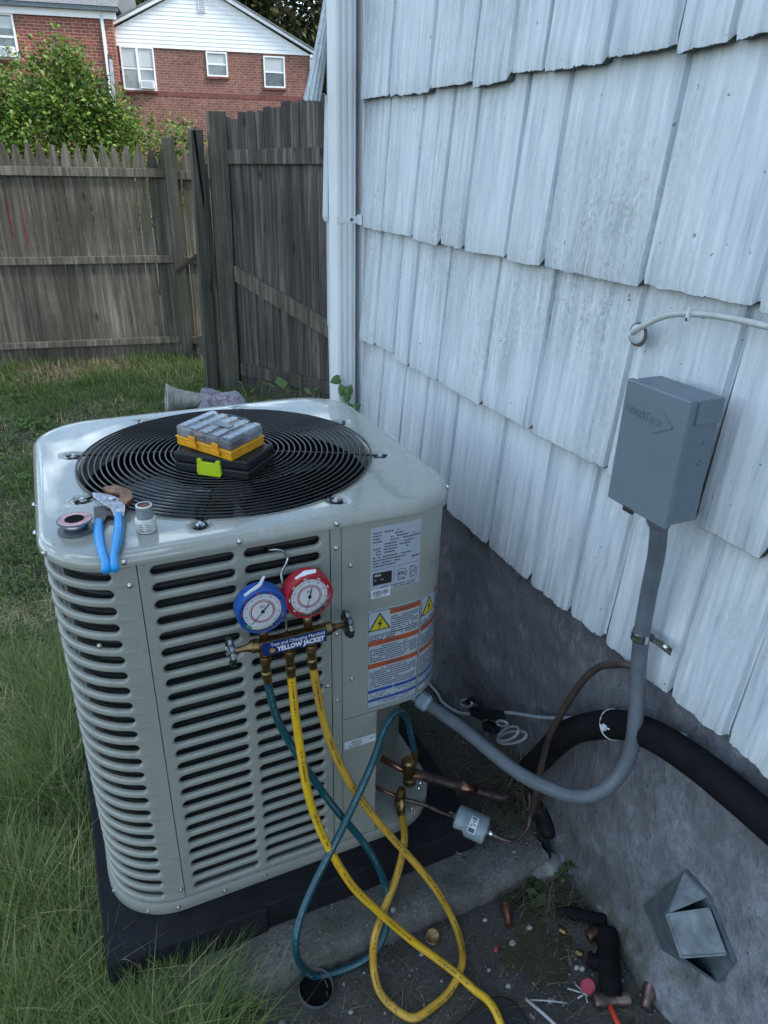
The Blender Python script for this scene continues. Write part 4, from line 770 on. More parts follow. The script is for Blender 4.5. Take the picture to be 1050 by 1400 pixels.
COND = [(0.925, -0.298, 0.905), (0.926, -0.300, 0.88), (0.935, -0.298, 0.827), (0.943, -0.292, 0.738), (0.944, -0.295, 0.657), (0.942, -0.307, 0.586), (0.938, -0.324, 0.516), (0.93, -0.339, 0.445), (0.914, -0.342, 0.391), (0.885, -0.335, 0.348), (0.85, -0.315, 0.325), (0.826, -0.264, 0.305), (0.804, -0.197, 0.288), (0.783, -0.119, 0.284), (0.763, -0.047, 0.288), (0.737, 0.024, 0.292), (0.715, 0.066, 0.300)]
cd_ = thing('flexible_conduit', 'grey flexible conduit drooping from the box to the condenser', 'conduit', COND[0]); P = smooth_path(COND, 26)
b = MB(); b.tube(P, [0.0142 + 0.0006 * math.sin(i * 2.4) for i in range(len(P))], 16); b.build('conduit_tube', cond_m, cd_, smooth=True)
b = MB(); b.lathe([(0.0205, 0), (0.0205, 0.016), (0.019, 0.018), (0.017, 0.024), (0.0152, 0.026)], (0.925, -0.298, 0.908), (0, 0, -1), 8); b.build('box_connector', cond_m, cd_, bevel=0.001)
d_ = (P[-1] - P[-8]).normalized(); b = MB(); b.lathe([(0.0155, -0.012), (0.0175, -0.008), (0.0205, -0.004), (0.0205, 0.016), (0.0175, 0.018), (0.0150, 0.020), (0.0150, 0.045)], P[-1], d_, 8); b.build('unit_connector', cond_fit, cd_, bevel=0.001)
st = thing('conduit_strap', 'shiny steel strap holding the grey conduit to the siding', 'strap', (0.945, -0.295, 0.65))
b = MB(); pts = []
for k in range(15): a = PI * 0.5 + PI * k / 14; pts.append((0.944 + 0.0172 * math.cos(a), -0.294 - 0.0172 * math.sin(a)))
rows = [[(x, y, z) for x, y in [(0.962, -0.2768)] + pts + [(0.958, -0.3120), (0.9575, -0.352)]] for z in (0.652, 0.655, 0.6585, 0.662, 0.6655, 0.669)]
for i, o in enumerate((0.0, 0.0012, 0.0, 0.0, 0.0012, 0.0)): rows[i] = [(p[0] - o, p[1], p[2]) for p in rows[i]]
b.grid(rows, flip=True); b.grid([[(p[0] + 0.0018, p[1], p[2]) for p in r] for r in rows]); b.grid([rows[0], [(p[0] + 0.0018, p[1], p[2]) for p in rows[0]]]); b.grid([[(p[0] + 0.0018, p[1], p[2]) for p in rows[-1]], rows[-1]])
b.build('band', chrome, st, smooth=True, angle=40)
b = MB(); b.lathe([(0.0065, 0), (0.0060, 0.002), (0.003, 0.0042), (0.0003, 0.0045)], (0.9570, -0.338, 0.6605), (-1, 0, 0), 12); b.build('screw', zinc, st)
# white cable entering the wall
wc = thing('wall_cable', 'off-white cable curving from a grommet in the shakes above the grey box', 'cable', (0.96, -0.135, 1.165))
b = MB(); b.tube(smooth_path([(0.975, -0.138, 1.160), (0.952, -0.140, 1.164), (0.948, -0.165, 1.181), (0.953, -0.205, 1.204), (0.952, -0.255, 1.2155), (0.952, -0.312, 1.221), (0.950, -0.375, 1.2225), (0.950, -0.45, 1.222), (0.950, -0.62, 1.218), (0.950, -0.95, 1.214)], 6), 0.0050, 10); b.build('cable', wcable, wc, smooth=True)
b = MB(); b.lathe([(0.0165, 0), (0.0160, 0.004), (0.012, 0.008), (0.008, 0.010), (0.0055, 0.016)], (0.966, -0.138, 1.161), (-1, 0, 0.1), 20); b.build('grommet', ziptie, wc, smooth=True)
b = MB(); b.lathe([(0.0205, 0), (0.0195, 0.0030), (0.0150, 0.0035)], (0.9665, -0.138, 1.160), (-1, 0, 0), 22); b.build('caulk_ring', caulk, wc, smooth=True)
b = MB(); b.beam((0.946, -0.2535, 1.205), (0.946, -0.2535, 1.226), 0.004, 0.004, (1, 0, 0)); b.lathe([(0.003, 0), (0.003, 0.004)], (0.948, -0.2535, 1.207), (-1, 0, 0), 8); b.build('clip', ziptie, wc)
# line set
ls = thing('insulated_line', 'thick black foam-insulated refrigerant line along the foundation', 'pipe', (0.955, -0.4, 0.45))
LS = [(0.962, -1.30, 0.50), (0.958, -0.95, 0.51), (0.955, -0.76, 0.512), (0.955, -0.648, 0.511), (0.955, -0.596, 0.510), (0.955, -0.527, 0.507), (0.955, -0.452, 0.500), (0.955, -0.37, 0.482), (0.955, -0.290, 0.445), (0.948, -0.215, 0.383), (0.945, -0.150, 0.305), (0.962, -0.070, 0.165), (0.985, -0.005, 0.055), (0.975, 0.030, -0.028)]
b = MB(); b.tube(smooth_path(LS, 6), 0.0285, 14); b.build('foam_sleeve', insul, ls, smooth=True)
b = MB(); c0 = Vector((0.9545, -0.262, 0.4235)); ax = Vector((0.004, 0.75, -0.62)).normalized(); _, Xx, Yy = frame(ax)
b.tube([c0 + (Xx * math.cos(a) + Yy * math.sin(a)) * 0.0292 for a in np.linspace(0, 2 * PI, 29)[:-1]], 0.0016, 6, closed=True); z_ = b.build('zip_tie', ziptie, smooth=True); tag(z_, 'white zip tie round the black insulated line', 'zip tie')
b = MB(); b.box(0.917, 0.925, -0.277, -0.267, 0.432, 0.441); b.tube([(0.921, -0.272, 0.437), (0.914, -0.292, 0.452)], 0.0016, 6); b.build('tie_head', ziptie, z_)
b = MB(); b.tube(smooth_path([(0.990, -0.29, 0.562), (0.964, -0.262, 0.566), (0.955, -0.236, 0.551), (0.948, -0.205, 0.525), (0.938, -0.178, 0.473), (0.925, -0.153, 0.385), (0.918, -0.130, 0.285), (0.920, -0.116, 0.18), (0.930, -0.100, 0.07), (0.940, -0.085, -0.005), (0.925, -0.075, -0.05)], 6), 0.0075, 10); tag(b.build('brown_cable', brown_c, smooth=True), 'brown cable arching out from under the siding down to the soil', 'cable')
# suction pipe, liquid line with filter drier
sp_ = thing('suction_pipe', 'tarnished copper suction pipe from the brass valve to the black insulation', 'pipe', (0.7, 0.05, 0.08))
SU = [(0.694, 0.058, 0.096), (0.752, 0.044, 0.064), (0.826, 0.025, 0.027), (0.882, 0.009, -0.003), (0.921, -0.001, -0.018), (0.954, 0.008, -0.027), (0.972, 0.024, -0.012), (0.978, 0.024, 0.02)]
b = MB(); b.tube(smooth_path(SU, 7), 0.0118, 14); b.build('copper_tube', oldcopper, sp_, smooth=True)
b = MB(); b.tube([(0.806, 0.031, 0.036), (0.845, 0.0195, 0.018)], 0.0132, 14); b.build('braze_joint', copper, sp_, smooth=True)
fd = thing('filter_drier', 'grey-blue cylindrical filter drier in the thin copper line', 'filter drier', (0.79, -0.045, -0.01))
p0, p1 = Vector((0.766, -0.019, 0.000)), Vector((0.822, -0.079, -0.012)); ax = (p1 - p0); Lg = ax.length
b = MB(); b.lathe([(0.006, 0), (0.020, 0.001), (0.0305, 0.004), (0.032, 0.009), (0.032, 0.0235), (0.0312, 0.0245), (0.0312, 0.026), (0.032, 0.027), (0.032, Lg - 0.009), (0.0305, Lg - 0.004), (0.020, Lg - 0.001), (0.006, Lg)], p0, ax, 36); can = b.build('canister', drier_m, fd, smooth=True, angle=45)
a_, Xx, Yy = frame(ax); vdir = (CAM - (p0 + p1) / 2); vdir = (vdir - a_ * vdir.dot(a_)).normalized(); wdir = a_.cross(vdir)
def cyl(t, ang, r): return p0 + a_ * t + (vdir * math.cos(ang) + wdir * math.sin(ang)) * r
b = MB(); b.grid([[cyl(t, ang, 0.0323) for ang in np.linspace(-0.62, 0.62, 13)] for t in (0.038, 0.056)], flip=True); sk = b.build('sticker', white_ink, can)
b = MB()
for a0, a1, t0, t1 in ((-0.55, -0.42, 0.040, 0.052), (-0.36, -0.31, 0.041, 0.054), (-0.30, -0.16, 0.045, 0.048), (-0.10, -0.06, 0.041, 0.054), (0.0, 0.05, 0.041, 0.054), (0.05, 0.16, 0.041, 0.044), (0.22, 0.55, 0.039, 0.054)):
    b.grid([[cyl(t, ang, 0.0325) for ang in np.linspace(a0, a1, 4)] for t in (t0, t1)], flip=True)
b.build('sticker_print', text_m, sk)
b = MB(); b.tube(smooth_path([(0.647, 0.03, 0.062), (0.697, 0.011, 0.040), (0.729, -0.004, 0.020), (0.767, -0.020, 0.0)], 5), 0.0052, 10); b.build('inlet_pipe', oldcopper, fd, smooth=True)
b = MB(); b.lathe([(0.0075, -0.016), (0.0085, -0.012), (0.0085, 0.002)], p0, ax, 12); b.build('inlet_stub', chrome, fd, smooth=True)
b = MB(); b.tube(smooth_path([(0.821, -0.078, -0.012), (0.851, -0.106, -0.022), (0.880, -0.114, -0.030), (0.915, -0.105, -0.022), (0.938, -0.085, 0.0), (0.955, -0.05, 0.03)], 6), 0.0052, 10); b.build('outlet_pipe', oldcopper, fd, smooth=True)
b = MB(); b.lathe([(0.0085, -0.002), (0.0085, 0.010), (0.0068, 0.014)], p1, ax, 12); b.build('outlet_stub', chrome, fd, smooth=True)
# thin grey wires with black clamps on the foundation
tw = thing('coax_cable', 'thin grey coax cable with black clamps and loose coil on the foundation', 'cable', (0.96, 0.2, 0.1))
b = MB(); b.tube(smooth_path([(0.966, 0.60, -0.062), (0.966, 0.45, -0.044), (0.953, 0.385, -0.031), (0.951, 0.297, 0.004), (0.958, 0.229, 0.05), (0.965, 0.084, 0.169), (0.974, -0.035, 0.248), (0.984, -0.156, 0.342), (0.986, -0.275, 0.436), (0.988, -0.40, 0.50)], 6), 0.0042, 8); b.build('cable', gcable, tw, smooth=True)
for k, (cy, cz, ra, rb) in enumerate(((0.045, 0.125, 0.060, 0.030), (0.055, 0.130, 0.050, 0.036), (0.250, 0.075, 0.052, 0.022), (0.075, 0.15, 0.03, 0.02))):
    pts = []
    for a in np.linspace(0, 2 * PI, 25)[:-1]: y = cy + ra * math.cos(a) * 0.8 - rb * math.sin(a) * 0.5; z = cz - ra * math.cos(a) * 0.62 + rb * math.sin(a); pts.append((0.955 + 0.010 * math.sin(a + k) - 0.004 * k, y, z))
    b = MB(); b.tube(pts, 0.0033, 6, closed=True); b.build('cable_loop', gcable, tw, smooth=True)
for (p, q) in (((0.950, 0.215, 0.075), (0.952, 0.165, 0.098)), ((0.948, 0.160, 0.112), (0.950, 0.090, 0.158)), ((0.945, 0.145, 0.085), (0.948, 0.100, 0.105))):
    b = MB(); b.beam(p, q, 0.022, 0.026, (1, 0, 0)); b.build('clamp', rag_m, tw, bevel=0.003)
b = MB(); b.tube(smooth_path([(0.945, 0.24, 0.085), (0.940, 0.215, 0.118), (0.943, 0.18, 0.130), (0.946, 0.155, 0.115)], 5), 0.007, 8); b.build('cable_boot', rag_m, tw, smooth=True)
# sheet-metal hood on the foundation
hd = thing('vent_hood', 'faceted galvanised sheet-metal hood on the lower foundation wall', 'vent hood', (0.96, -0.5, 0.0))
a, bq, c, e, dd = Vector((0.992, -0.402, 0.045)), Vector((0.992, -0.466, 0.223)), Vector((0.990, -0.522, 0.222)), Vector((0.992, -0.466, -0.004)), Vector((0.990, -0.587, 0.071))
q1, q4 = Vector((0.928, -0.497, 0.179)), Vector((0.928, -0.549, 0.127)); q2, q3 = Vector((0.982, -0.537, 0.218)), Vector((0.982, -0.592, 0.163))
hc_ = Vector((0.990, -0.495, 0.110)); b = MB(); b.prism([hc_ + (p - hc_) * 1.03 + Vector((0.990 - (hc_ + (p - hc_) * 1.03).x, 0, 0)) for p in (a, bq, c, Vector((0.99, -0.60, 0.15)), dd, e)], (0.010, 0, 0)); b.build('wall_flange', galv, hd, bevel=0.0008)
for nm, P_, th in (('side_sheet', [a, bq, q1], 0.0015), ('top_sheet', [bq, c, q1 + Vector((0.002, -0.001, 0))], 0.0015), ('lower_sheet', [a, q1, q4, e], 0.0015), ('bottom_sheet', [e, q4, dd], 0.0015), ('front_plate', [q1 + Vector((-.002, 0, .001)), q2, q3, q4 + Vector((-.002, 0, 0))], 0.0025)):
    n_ = (P_[1] - P_[0]).cross(P_[2] - P_[0]).normalized(); 
    if n_.x > 0: n_ = -n_
    b = MB(); b.prism(P_, -n_ * th); o_s = b.build(nm, galv, hd, bevel=0.0006)
    if nm == 'front_plate':
        for pa, pb in ((P_[0], P_[1]), (P_[0], P_[3]), (P_[3], P_[2])):
            ctr = (P_[0] + P_[2]) / 2; b = MB(); b.beam(pa + (ctr - pa) * 0.03 + n_ * 0.0012, pb + (ctr - pb) * 0.03 + n_ * 0.0012, 0.004, 0.0018, n_); b.build('folded_lip', galv, o_s, bevel=0.0005)
# ================================================================== THINGS ON THE CAP
ca = thing('tool_case', 'flat black plastic tool case with lime green latch on the fan guard', 'tool case', (0.34, 0.25, H))
A0 = Vector((0.249, 0.287, 0.8600)); ev = Vector((0.120, -0.105, 0)); sv = Vector((0.074, 0.076, 0))
b = MB(); b.obox(A0, ev, sv, (0, 0, 0.019)); b.build('lower_shell', case_m, ca, bevel=0.004)
b = MB(); b.obox(A0 + Vector((0, 0, 0.0200)), ev, sv, (0, 0, 0.019)); b.build('upper_shell', case_m, ca, bevel=0.004)
en, sn = ev.normalized(), sv.normalized(); o0 = A0 + ev * 0.33 - sn * 0.005
b = MB(); P_ = [(0, 0.006), (0.003, 0.001), (0.049, 0.001), (0.052, 0.007), (0.050, 0.034), (0.042, 0.034), (0.040, 0.028), (0.012, 0.028), (0.010, 0.034), (0.002, 0.034)]; b.prism([o0 + en * x + Vector((0, 0, z)) for x, z in P_], sn * 0.006); b.build('latch', lime, ca, bevel=0.001)
og = thing('parts_organizer', 'small parts organizer with clear lid and yellow base on the black case', 'organizer', (0.34, 0.28, 0.9))
B0 = Vector((0.265, 0.325, 0.8995)); be = Vector((0.077, -0.131, 0)); bs_ = Vector((0.082, 0.068, 0)); bn, bsn = be.normalized(), bs_.normalized()
b = MB(); b.obox(B0, be, bs_, (0, 0, 0.017)); b.obox(B0 + Vector((0, 0, 0.0155)) - bn * 0.002 - bsn * 0.002, be + bn * 0.004, bs_ + bsn * 0.004, (0, 0, 0.0035)); b.build('base_tray', org_yel, og, bevel=0.003)
b = MB(); b.obox(B0 + Vector((0, 0, 0.0192)), be, bs_, (0, 0, 0.021)); lid = b.build('clear_lid', clear, og, bevel=0.005)
b = MB()
for k in range(5): b.obox(B0 + be * (0.06 + 0.2 * k) + bs_ * 0.02 + Vector((0, 0, 0.0405)), be * 0.11, bs_ * 0.96, (0, 0, 0.0022))
b.build('lid_ribs', clear, og, bevel=0.0008)
for k, (u0, v0, mt) in enumerate(((0.06, 0.08, jar_g), (0.06, 0.55, darksteel), (0.30, 0.08, copper), (0.30, 0.55, jar_w), (0.54, 0.08, darksteel), (0.54, 0.55, brass), (0.78, 0.08, black_pl), (0.78, 0.55, jar_g))):
    b = MB(); b.obox(B0 + be * u0 + bs_ * v0 + Vector((0, 0, 0.0194)), be * 0.17, bs_ * 0.36, (0, 0, 0.0125)); b.build('compartment', mt, og, bevel=0.002)
b = MB(); b.obox(B0 + be * 0.40 + bs_ * 0.42 + Vector((0, 0, 0.0432)), be * 0.32, bs_ * 0.16, (0, 0, 0.0012)); b.build('lid_badge', jar_g, og)
for t in (0.24, 0.66):
    b = MB(); b.obox(B0 + be * t - bsn * 0.006 + Vector((0, 0, 0.006)), be * 0.16, bsn * 0.0045, (0, 0, 0.009)); b.obox(B0 + be * (t + 0.02) - bsn * 0.0055 + Vector((0, 0, 0.0145)), be * 0.12, bsn * 0.004, (0, 0, 0.014)); b.build('latch', org_yel, og, bevel=0.001)
b = MB(); b.obox(B0 + be * 0.30 + bs_ * 1.0 + Vector((0, 0, 0.030)), be * 0.40, bsn * 0.012, (0, 0, 0.010)); b.build('handle', black_pl, og, bevel=0.003)
# solder spool
sp2 = thing('solder_spool', 'small grey wire spool with pink-rimmed flange on the cap corner', 'spool', (0.058, 0.116, H))
b = MB(); b.lathe([(0.0295, 0), (0.0295, 0.0022), (0.017, 0.0026), (0.0175, 0.0165), (0.0280, 0.0175), (0.0280, 0.0195), (0.0095, 0.0195), (0.0090, 0.004), (0.002, 0.004)], (0.058, 0.116, H + 0.0015), (0, 0, 1), 40, capb=False); b.build('reel', spool_g, sp2, smooth=True, angle=40)
b = MB(); b.lathe([(0.0262, 0), (0.0160, 0.0003)], (0.058, 0.116, H + 0.0213), (0, 0, 1), 40, capa=False, capb=False); b.build('reel_label', spool_l, sp2)
b = MB(); b.lathe([(0.0172, 0.004), (0.0200, 0.005), (0.0200, 0.014), (0.0172, 0.0155)], (0.058, 0.116, H + 0.0015), (0, 0, 1), 32, capa=False, capb=False); b.build('solder_wire', steel, sp2, smooth=True)
b = MB(); b.lathe([(0.0150, 0), (0.0002, 0)], (0.058, 0.116, H + 0.0216), (0, 0, 1), 24, capa=False, capb=False); b.build('hub_shade_disc', dark_in, sp2)  # flat black disc over the hub, painted shade for its hole
# pliers
pl = thing('pliers', 'tongue-and-groove pliers with bright blue grips hanging over the cap edge', 'pliers', (0.11, 0.08, H))
LHp = [(0.0940, 0.120, 0.8545), (0.0905, 0.070, 0.8560), (0.0895, 0.031, 0.8570), (0.0905, -0.011, 0.8585), (0.0915, -0.039, 0.858), (0.0900, -0.060, 0.856)]; RHp = [(0.1275, 0.118, 0.8600), (0.1220, 0.070, 0.8590), (0.1150, 0.029, 0.8585), (0.1065, -0.014, 0.8585), (0.1035, -0.039, 0.858), (0.1025, -0.060, 0.856)]
for pth_ in (LHp, RHp):
    P = smooth_path(pth_, 8); n = len(P); b = MB(); b.tube(P, [0.0083 * (0.9 + 0.1 * math.sin(i / n * 7)) if i < n - 4 else 0.0083 * (0.93, 0.85, 0.68, 0.35)[i - n + 4] for i in range(n)], 14); b.build('grip', blue_grip, pl, smooth=True)
up = (0, 0, 0.005)
b = MB(); b.prism([(x, y, 0.8585) for x, y in ((0.094, 0.229), (0.107, 0.218), (0.122, 0.206), (0.135, 0.184), (0.144, 0.166), (0.1365, 0.110), (0.1195, 0.112), (0.117, 0.148), (0.105, 0.173), (0.093, 0.210))], (0, 0, 0.0065)); b.build('jaw', steel, pl, bevel=0.0018, label='scuffed silver jaw and arm')
b = MB(); b.prism([(x, y, 0.8515) for x, y in ((0.091, 0.178), (0.104, 0.178), (0.117, 0.156), (0.121, 0.128), (0.1105, 0.134), (0.1025, 0.112), (0.0865, 0.118))], (0, 0, 0.0065)); b.build('arm', darksteel, pl, bevel=0.0018)
b = MB(); b.prism([(x, y, 0.8560) for x, y in ((0.113, 0.240), (0.138, 0.241), (0.160, 0.206), (0.158, 0.172), (0.144, 0.150), (0.133, 0.172), (0.139, 0.196), (0.121, 0.215))], (0, 0, 0.011)); b.build('jaw', rust, pl, bevel=0.002, label='rusty brown hooked jaw')
b = MB(); b.lathe([(0.0068, 0), (0.0062, 0.0024), (0.002, 0.003)], (0.124, 0.182, 0.8650), (0, 0, 1), 6); b.build('pivot_bolt', chrome, pl)
# flux jar
fj = thing('flux_jar', 'small white jar with grey neck and brown stained mouth beside the pliers', 'jar', (0.166, 0.072, H))
b = MB(); b.lathe([(0.0165, 0), (0.0172, 0.002), (0.0172, 0.0215), (0.0162, 0.0235), (0.0150, 0.0240)], (0.166, 0.072, H + 0.0015), (0, 0, 1), 32); b.build('jar_body', jar_w, fj, smooth=True, angle=40)
b = MB(); b.lathe([(0.0140, 0), (0.0142, 0.010), (0.0130, 0.020), (0.0132, 0.022), (0.0108, 0.022), (0.0104, 0.012), (0.0002, 0.012)], (0.166, 0.072, H + 0.0256), (0, 0, 1), 28, capb=False); b.build('jar_neck', jar_g, fj, smooth=True, angle=40)
b = MB(); b.lathe([(0.0134, 0), (0.0134, 0.0018), (0.0106, 0.0020)], (0.166, 0.072, H + 0.0460), (0, 0, 1), 28, capa=False, capb=False); b.build('jar_rim', jar_w, fj, smooth=True)
b = MB(); b.lathe([(0.0106, 0), (0.0002, 0.001)], (0.166, 0.072, H + 0.0455), (0, 0, 1), 24, capa=False, capb=False); b.build('flux', flux, fj)
b = MB()
for i in range(4):
    for a0, a1 in ((-2.4, -1.9), (-1.75, -1.2)): b.grid([[(0.166 + 0.0174 * math.cos(t), 0.072 + 0.0174 * math.sin(t), H + 0.006 + i * 0.0036 + k) for t in np.linspace(a0, a1 - 0.1 * (i % 2), 6)] for k in (0, 0.0012)])
b.build('jar_print', text_m, fj)
# ================================================================== CLUTTER ON THE DIRT
ZD = -0.135
dp = thing('drain_pipe', 'dark open mouth of a drain pipe set in the dirt below the slab', 'drain pipe', (0.343, -0.172, ZD))
b = MB(); b.lathe([(0.0345, -0.02), (0.0345, 0.018), (0.0352, 0.0195), (0.0360, 0.018), (0.0360, -0.03)], (0.349, -0.190, ZD), (0.05, -0.25, 1), 32, capa=False, capb=False); b.build('pipe_rim', spool_g, dp, smooth=True, angle=40)
b = MB(); b.lathe([(0.0345, 0), (0.001, 0)], (0.349, -0.1915, ZD + 0.007), (0.05, -0.25, 1), 24, capa=False, capb=False); b.build('mouth_shade_disc', dark_in, dp)  # black disc closes the mouth; the pipe's inner shade is its colour
b = MB(); b.lathe([(0.016, 0), (0.0165, 0.007), (0.0150, 0.008), (0.0125, 0.0065), (0.0002, 0.0065)], (0.624, -0.186, ZD + 0.002), (-0.15, -0.35, 1), 24, capb=False); dc = b.build('brass_disc', brass, smooth=True, angle=40); tag(dc, 'round brass disc lying in the dirt by the slab edge', 'brass disc')
def fitting(name, a, b_, prof, mat, label, cat, group=None):
    a, b_ = Vector(a), Vector(b_); L = (b_ - a).length; m = MB(); m.lathe([(r, t * L) for r, t in prof], a, b_ - a, 18); o = m.build(name, mat, smooth=True, angle=35); return tag(o, label, cat, group)
fitting('copper_reducer', (0.812, -0.190, ZD + 0.010), (0.793, -0.236, ZD + 0.008), [(0.0125, 0), (0.0125, 0.45), (0.0085, 0.68), (0.0085, 1.0), (0.0065, 1.0), (0.0065, 0.9)], copper, 'copper reducer fitting alone on the dirt by the mossy stone', 'pipe fitting')
fitting('brass_nut', (0.893, -0.288, ZD + 0.006), (0.901, -0.300, ZD + 0.007), [(0.0075, 0), (0.0075, 0.8), (0.006, 1)], brass, 'brass flare nut near the tip of the black rubber flap', 'nut')
fitting('brass_nut', (0.895, -0.344, ZD + 0.006), (0.903, -0.356, ZD + 0.008), [(0.0075, 0), (0.0075, 0.8), (0.006, 1)], brass, 'brass flare nut near the pink cap', 'nut')
fitting('copper_stub', (0.930, -0.334, ZD + 0.022), (0.975, -0.338, ZD + 0.030), [(0.0125, 0), (0.0125, 0.5), (0.009, 0.7), (0.009, 1)], copper, 'short copper stub with bright orange mouth leaning on the black foam', 'pipe fitting')
fitting('copper_coupling', (0.860, -0.444, ZD + 0.014), (0.928, -0.470, ZD + 0.016), [(0.0150, 0), (0.0150, 0.30), (0.0135, 0.34), (0.0135, 0.66), (0.0150, 0.70), (0.0150, 1.0), (0.011, 1.0)], oldcopper, 'long brown copper coupling across the end of the black foam', 'pipe fitting')
fitting('copper_bushing', (0.986, -0.470, ZD + 0.026), (0.946, -0.498, ZD + 0.013), [(0.0145, 0), (0.0155, 0.5), (0.0105, 0.7), (0.0105, 1.0), (0.0075, 1.0)], oldcopper, 'copper bushing fitting against the foundation by the coupling', 'pipe fitting')
b = MB(); b.lathe([(0.0145, 0), (0.0150, 0.004), (0.0150, 0.016), (0.0135, 0.019), (0.0, 0.019)], (0.869, -0.412, ZD + 0.004), (-0.25, -0.45, 1), 24); tag(b.build('pink_cap', pink_m, smooth=True, angle=40), 'round pink plastic cap beside the black foam', 'cap')
def foam(pts, r, label):
    b = MB(); P = smooth_path(pts, 5); n = len(P); b.tube(P, [r * (0.88 + 0.18 * noise.noise(Vector((i * 0.6, r * 90, 0)))) for i in range(n)], 12); tag(b.build('foam_offcut', insul, smooth=True), label, 'foam offcut')
foam([(0.975, -0.345, ZD + 0.03), (0.945, -0.385, ZD + 0.026), (0.915, -0.425, ZD + 0.024), (0.895, -0.458, ZD + 0.02)], 0.026, 'long black foam insulation offcut lying along the foundation')
foam([(0.910, -0.250, ZD + 0.014), (0.935, -0.272, ZD + 0.018), (0.965, -0.300, ZD + 0.022), (0.99, -0.325, ZD + 0.028)], 0.017, 'thin black rubber flap running from weeds to the foam')
foam([(0.905, -0.372, ZD + 0.014), (0.920, -0.392, ZD + 0.020), (0.935, -0.398, ZD + 0.020)], 0.018, 'stubby black foam piece tucked beside the long offcut')
b = MB(); P = smooth_path([(0.975, -0.02, 0.0), (0.985, -0.060, -0.035), (0.985, -0.098, -0.058), (0.978, -0.115, -0.066)], 6); n = len(P); b.tube(P, [0.013 + 0.009 * math.sin(PI * i / (n - 1)) for i in range(n)], 12); b.tube(smooth_path([(0.978, -0.112, -0.066), (0.968, -0.135, -0.08), (0.960, -0.160, -0.11)], 5), 0.003, 6); tag(b.build('cable_plug', rag_m, smooth=True), 'black plug end hanging where the cable meets the soil', 'plug')
pg = [(0.716, -0.398), (0.708, -0.372), (0.690, -0.357), (0.668, -0.352), (0.62, -0.360), (0.55, -0.372), (0.50, -0.50), (0.72, -0.56)]
b = MB(); b.prism([(x, y, ZD - 0.002) for x, y in pg], (0, 0, 0.016)); tag(b.build('kneeling_pad', black_pl, bevel=0.005), 'black rounded rubber pad at the bottom edge under the yellow hose', 'kneeling pad')
def stick(name, a, b_, r, mat, label, cat): m = MB(); m.tube([a, (Vector(a) + Vector(b_)) / 2 + Vector((0, 0, 0.003)), b_], r, 8); tag(m.build(name, mat, smooth=True), label, cat)
stick('white_straw', (0.736, -0.382, ZD + 0.008), (0.770, -0.470, ZD + 0.008), 0.0035, splinter_m, 'white plastic straw beside the black pad', 'straw')
stick('cable_tie', (0.744, -0.388, ZD + 0.007), (0.811, -0.424, ZD + 0.007), 0.0017, splinter_m, 'thin pale cable tie pointing at the foam offcut', 'cable tie')
stick('red_tube', (0.884, -0.466, ZD + 0.012), (0.868, -0.530, ZD + 0.010), 0.0055, red_pl, 'bright red plastic tube below the copper coupling', 'tube')
b = MB(); b.tube([(0.745, -0.262, ZD + 0.006), (0.732, -0.274, ZD + 0.007)], [0.004, 0.005], 8); tag(b.build('wire_connector', pink_m, smooth=True), 'tiny pink wire connector on open dirt', 'connector')
b = MB()
for q in (((0.83, -0.400), (0.855, -0.425)), ((0.855, -0.425), (0.848, -0.440)), ((0.836, -0.424), (0.858, -0.424)), ((0.85, -0.40), (0.856, -0.43))): b.tube([(*q[0], ZD + 0.006), (*q[1], ZD + 0.010)], 0.0018, 6)
tag(b.build('wire_scrap', splinter_m, smooth=True), 'pale twisted wire scrap left of the pink cap', 'wire scrap')
def rock(c, r, mat, seed, flat=0.7):
    b = MB(); bm = bmesh.new(); bmesh.ops.create_icosphere(bm, subdivisions=3 if r > 0.02 else 1, radius=1)
    b.v = [Vector(c) + Vector((v.co.x * r[0] if isinstance(r, tuple) else v.co.x * r, v.co.y * (r[1] if isinstance(r, tuple) else r), v.co.z * (r[2] if isinstance(r, tuple) else r * flat))) * 1.0 + v.co * ((r[0] if isinstance(r, tuple) else r) * 0.22 * noise.noise(v.co * 1.8 + Vector((seed, 0, 0)))) for v in bm.verts]
    b.f = [tuple(v.index for v in f.verts) for f in bm.faces]; bm.free(); return b
class _R(float): pass
def rock_t(c, r, mat, seed):
    b = MB(); bm = bmesh.new(); bmesh.ops.create_icosphere(bm, subdivisions=3 if max(r) > 0.02 else 1, radius=1); bm.verts.ensure_lookup_table()
    for v in bm.verts:
        k = 1 + 0.30 * noise.noise(v.co * 1.6 + Vector((seed, seed * 2, 0))); b.v.append(Vector(c) + Vector((v.co.x * r[0] * k, v.co.y * r[1] * k, v.co.z * r[2] * k)))
    b.f = [tuple(v.index for v in f.verts) for f in bm.faces]; bm.free(); return b
tag(rock_t((0.955, -0.150, -0.118), (0.046, 0.034, 0.026), stone_m, 3).build('stone', stone_m, smooth=True), 'grey stone against the foundation by the weeds', 'stone')
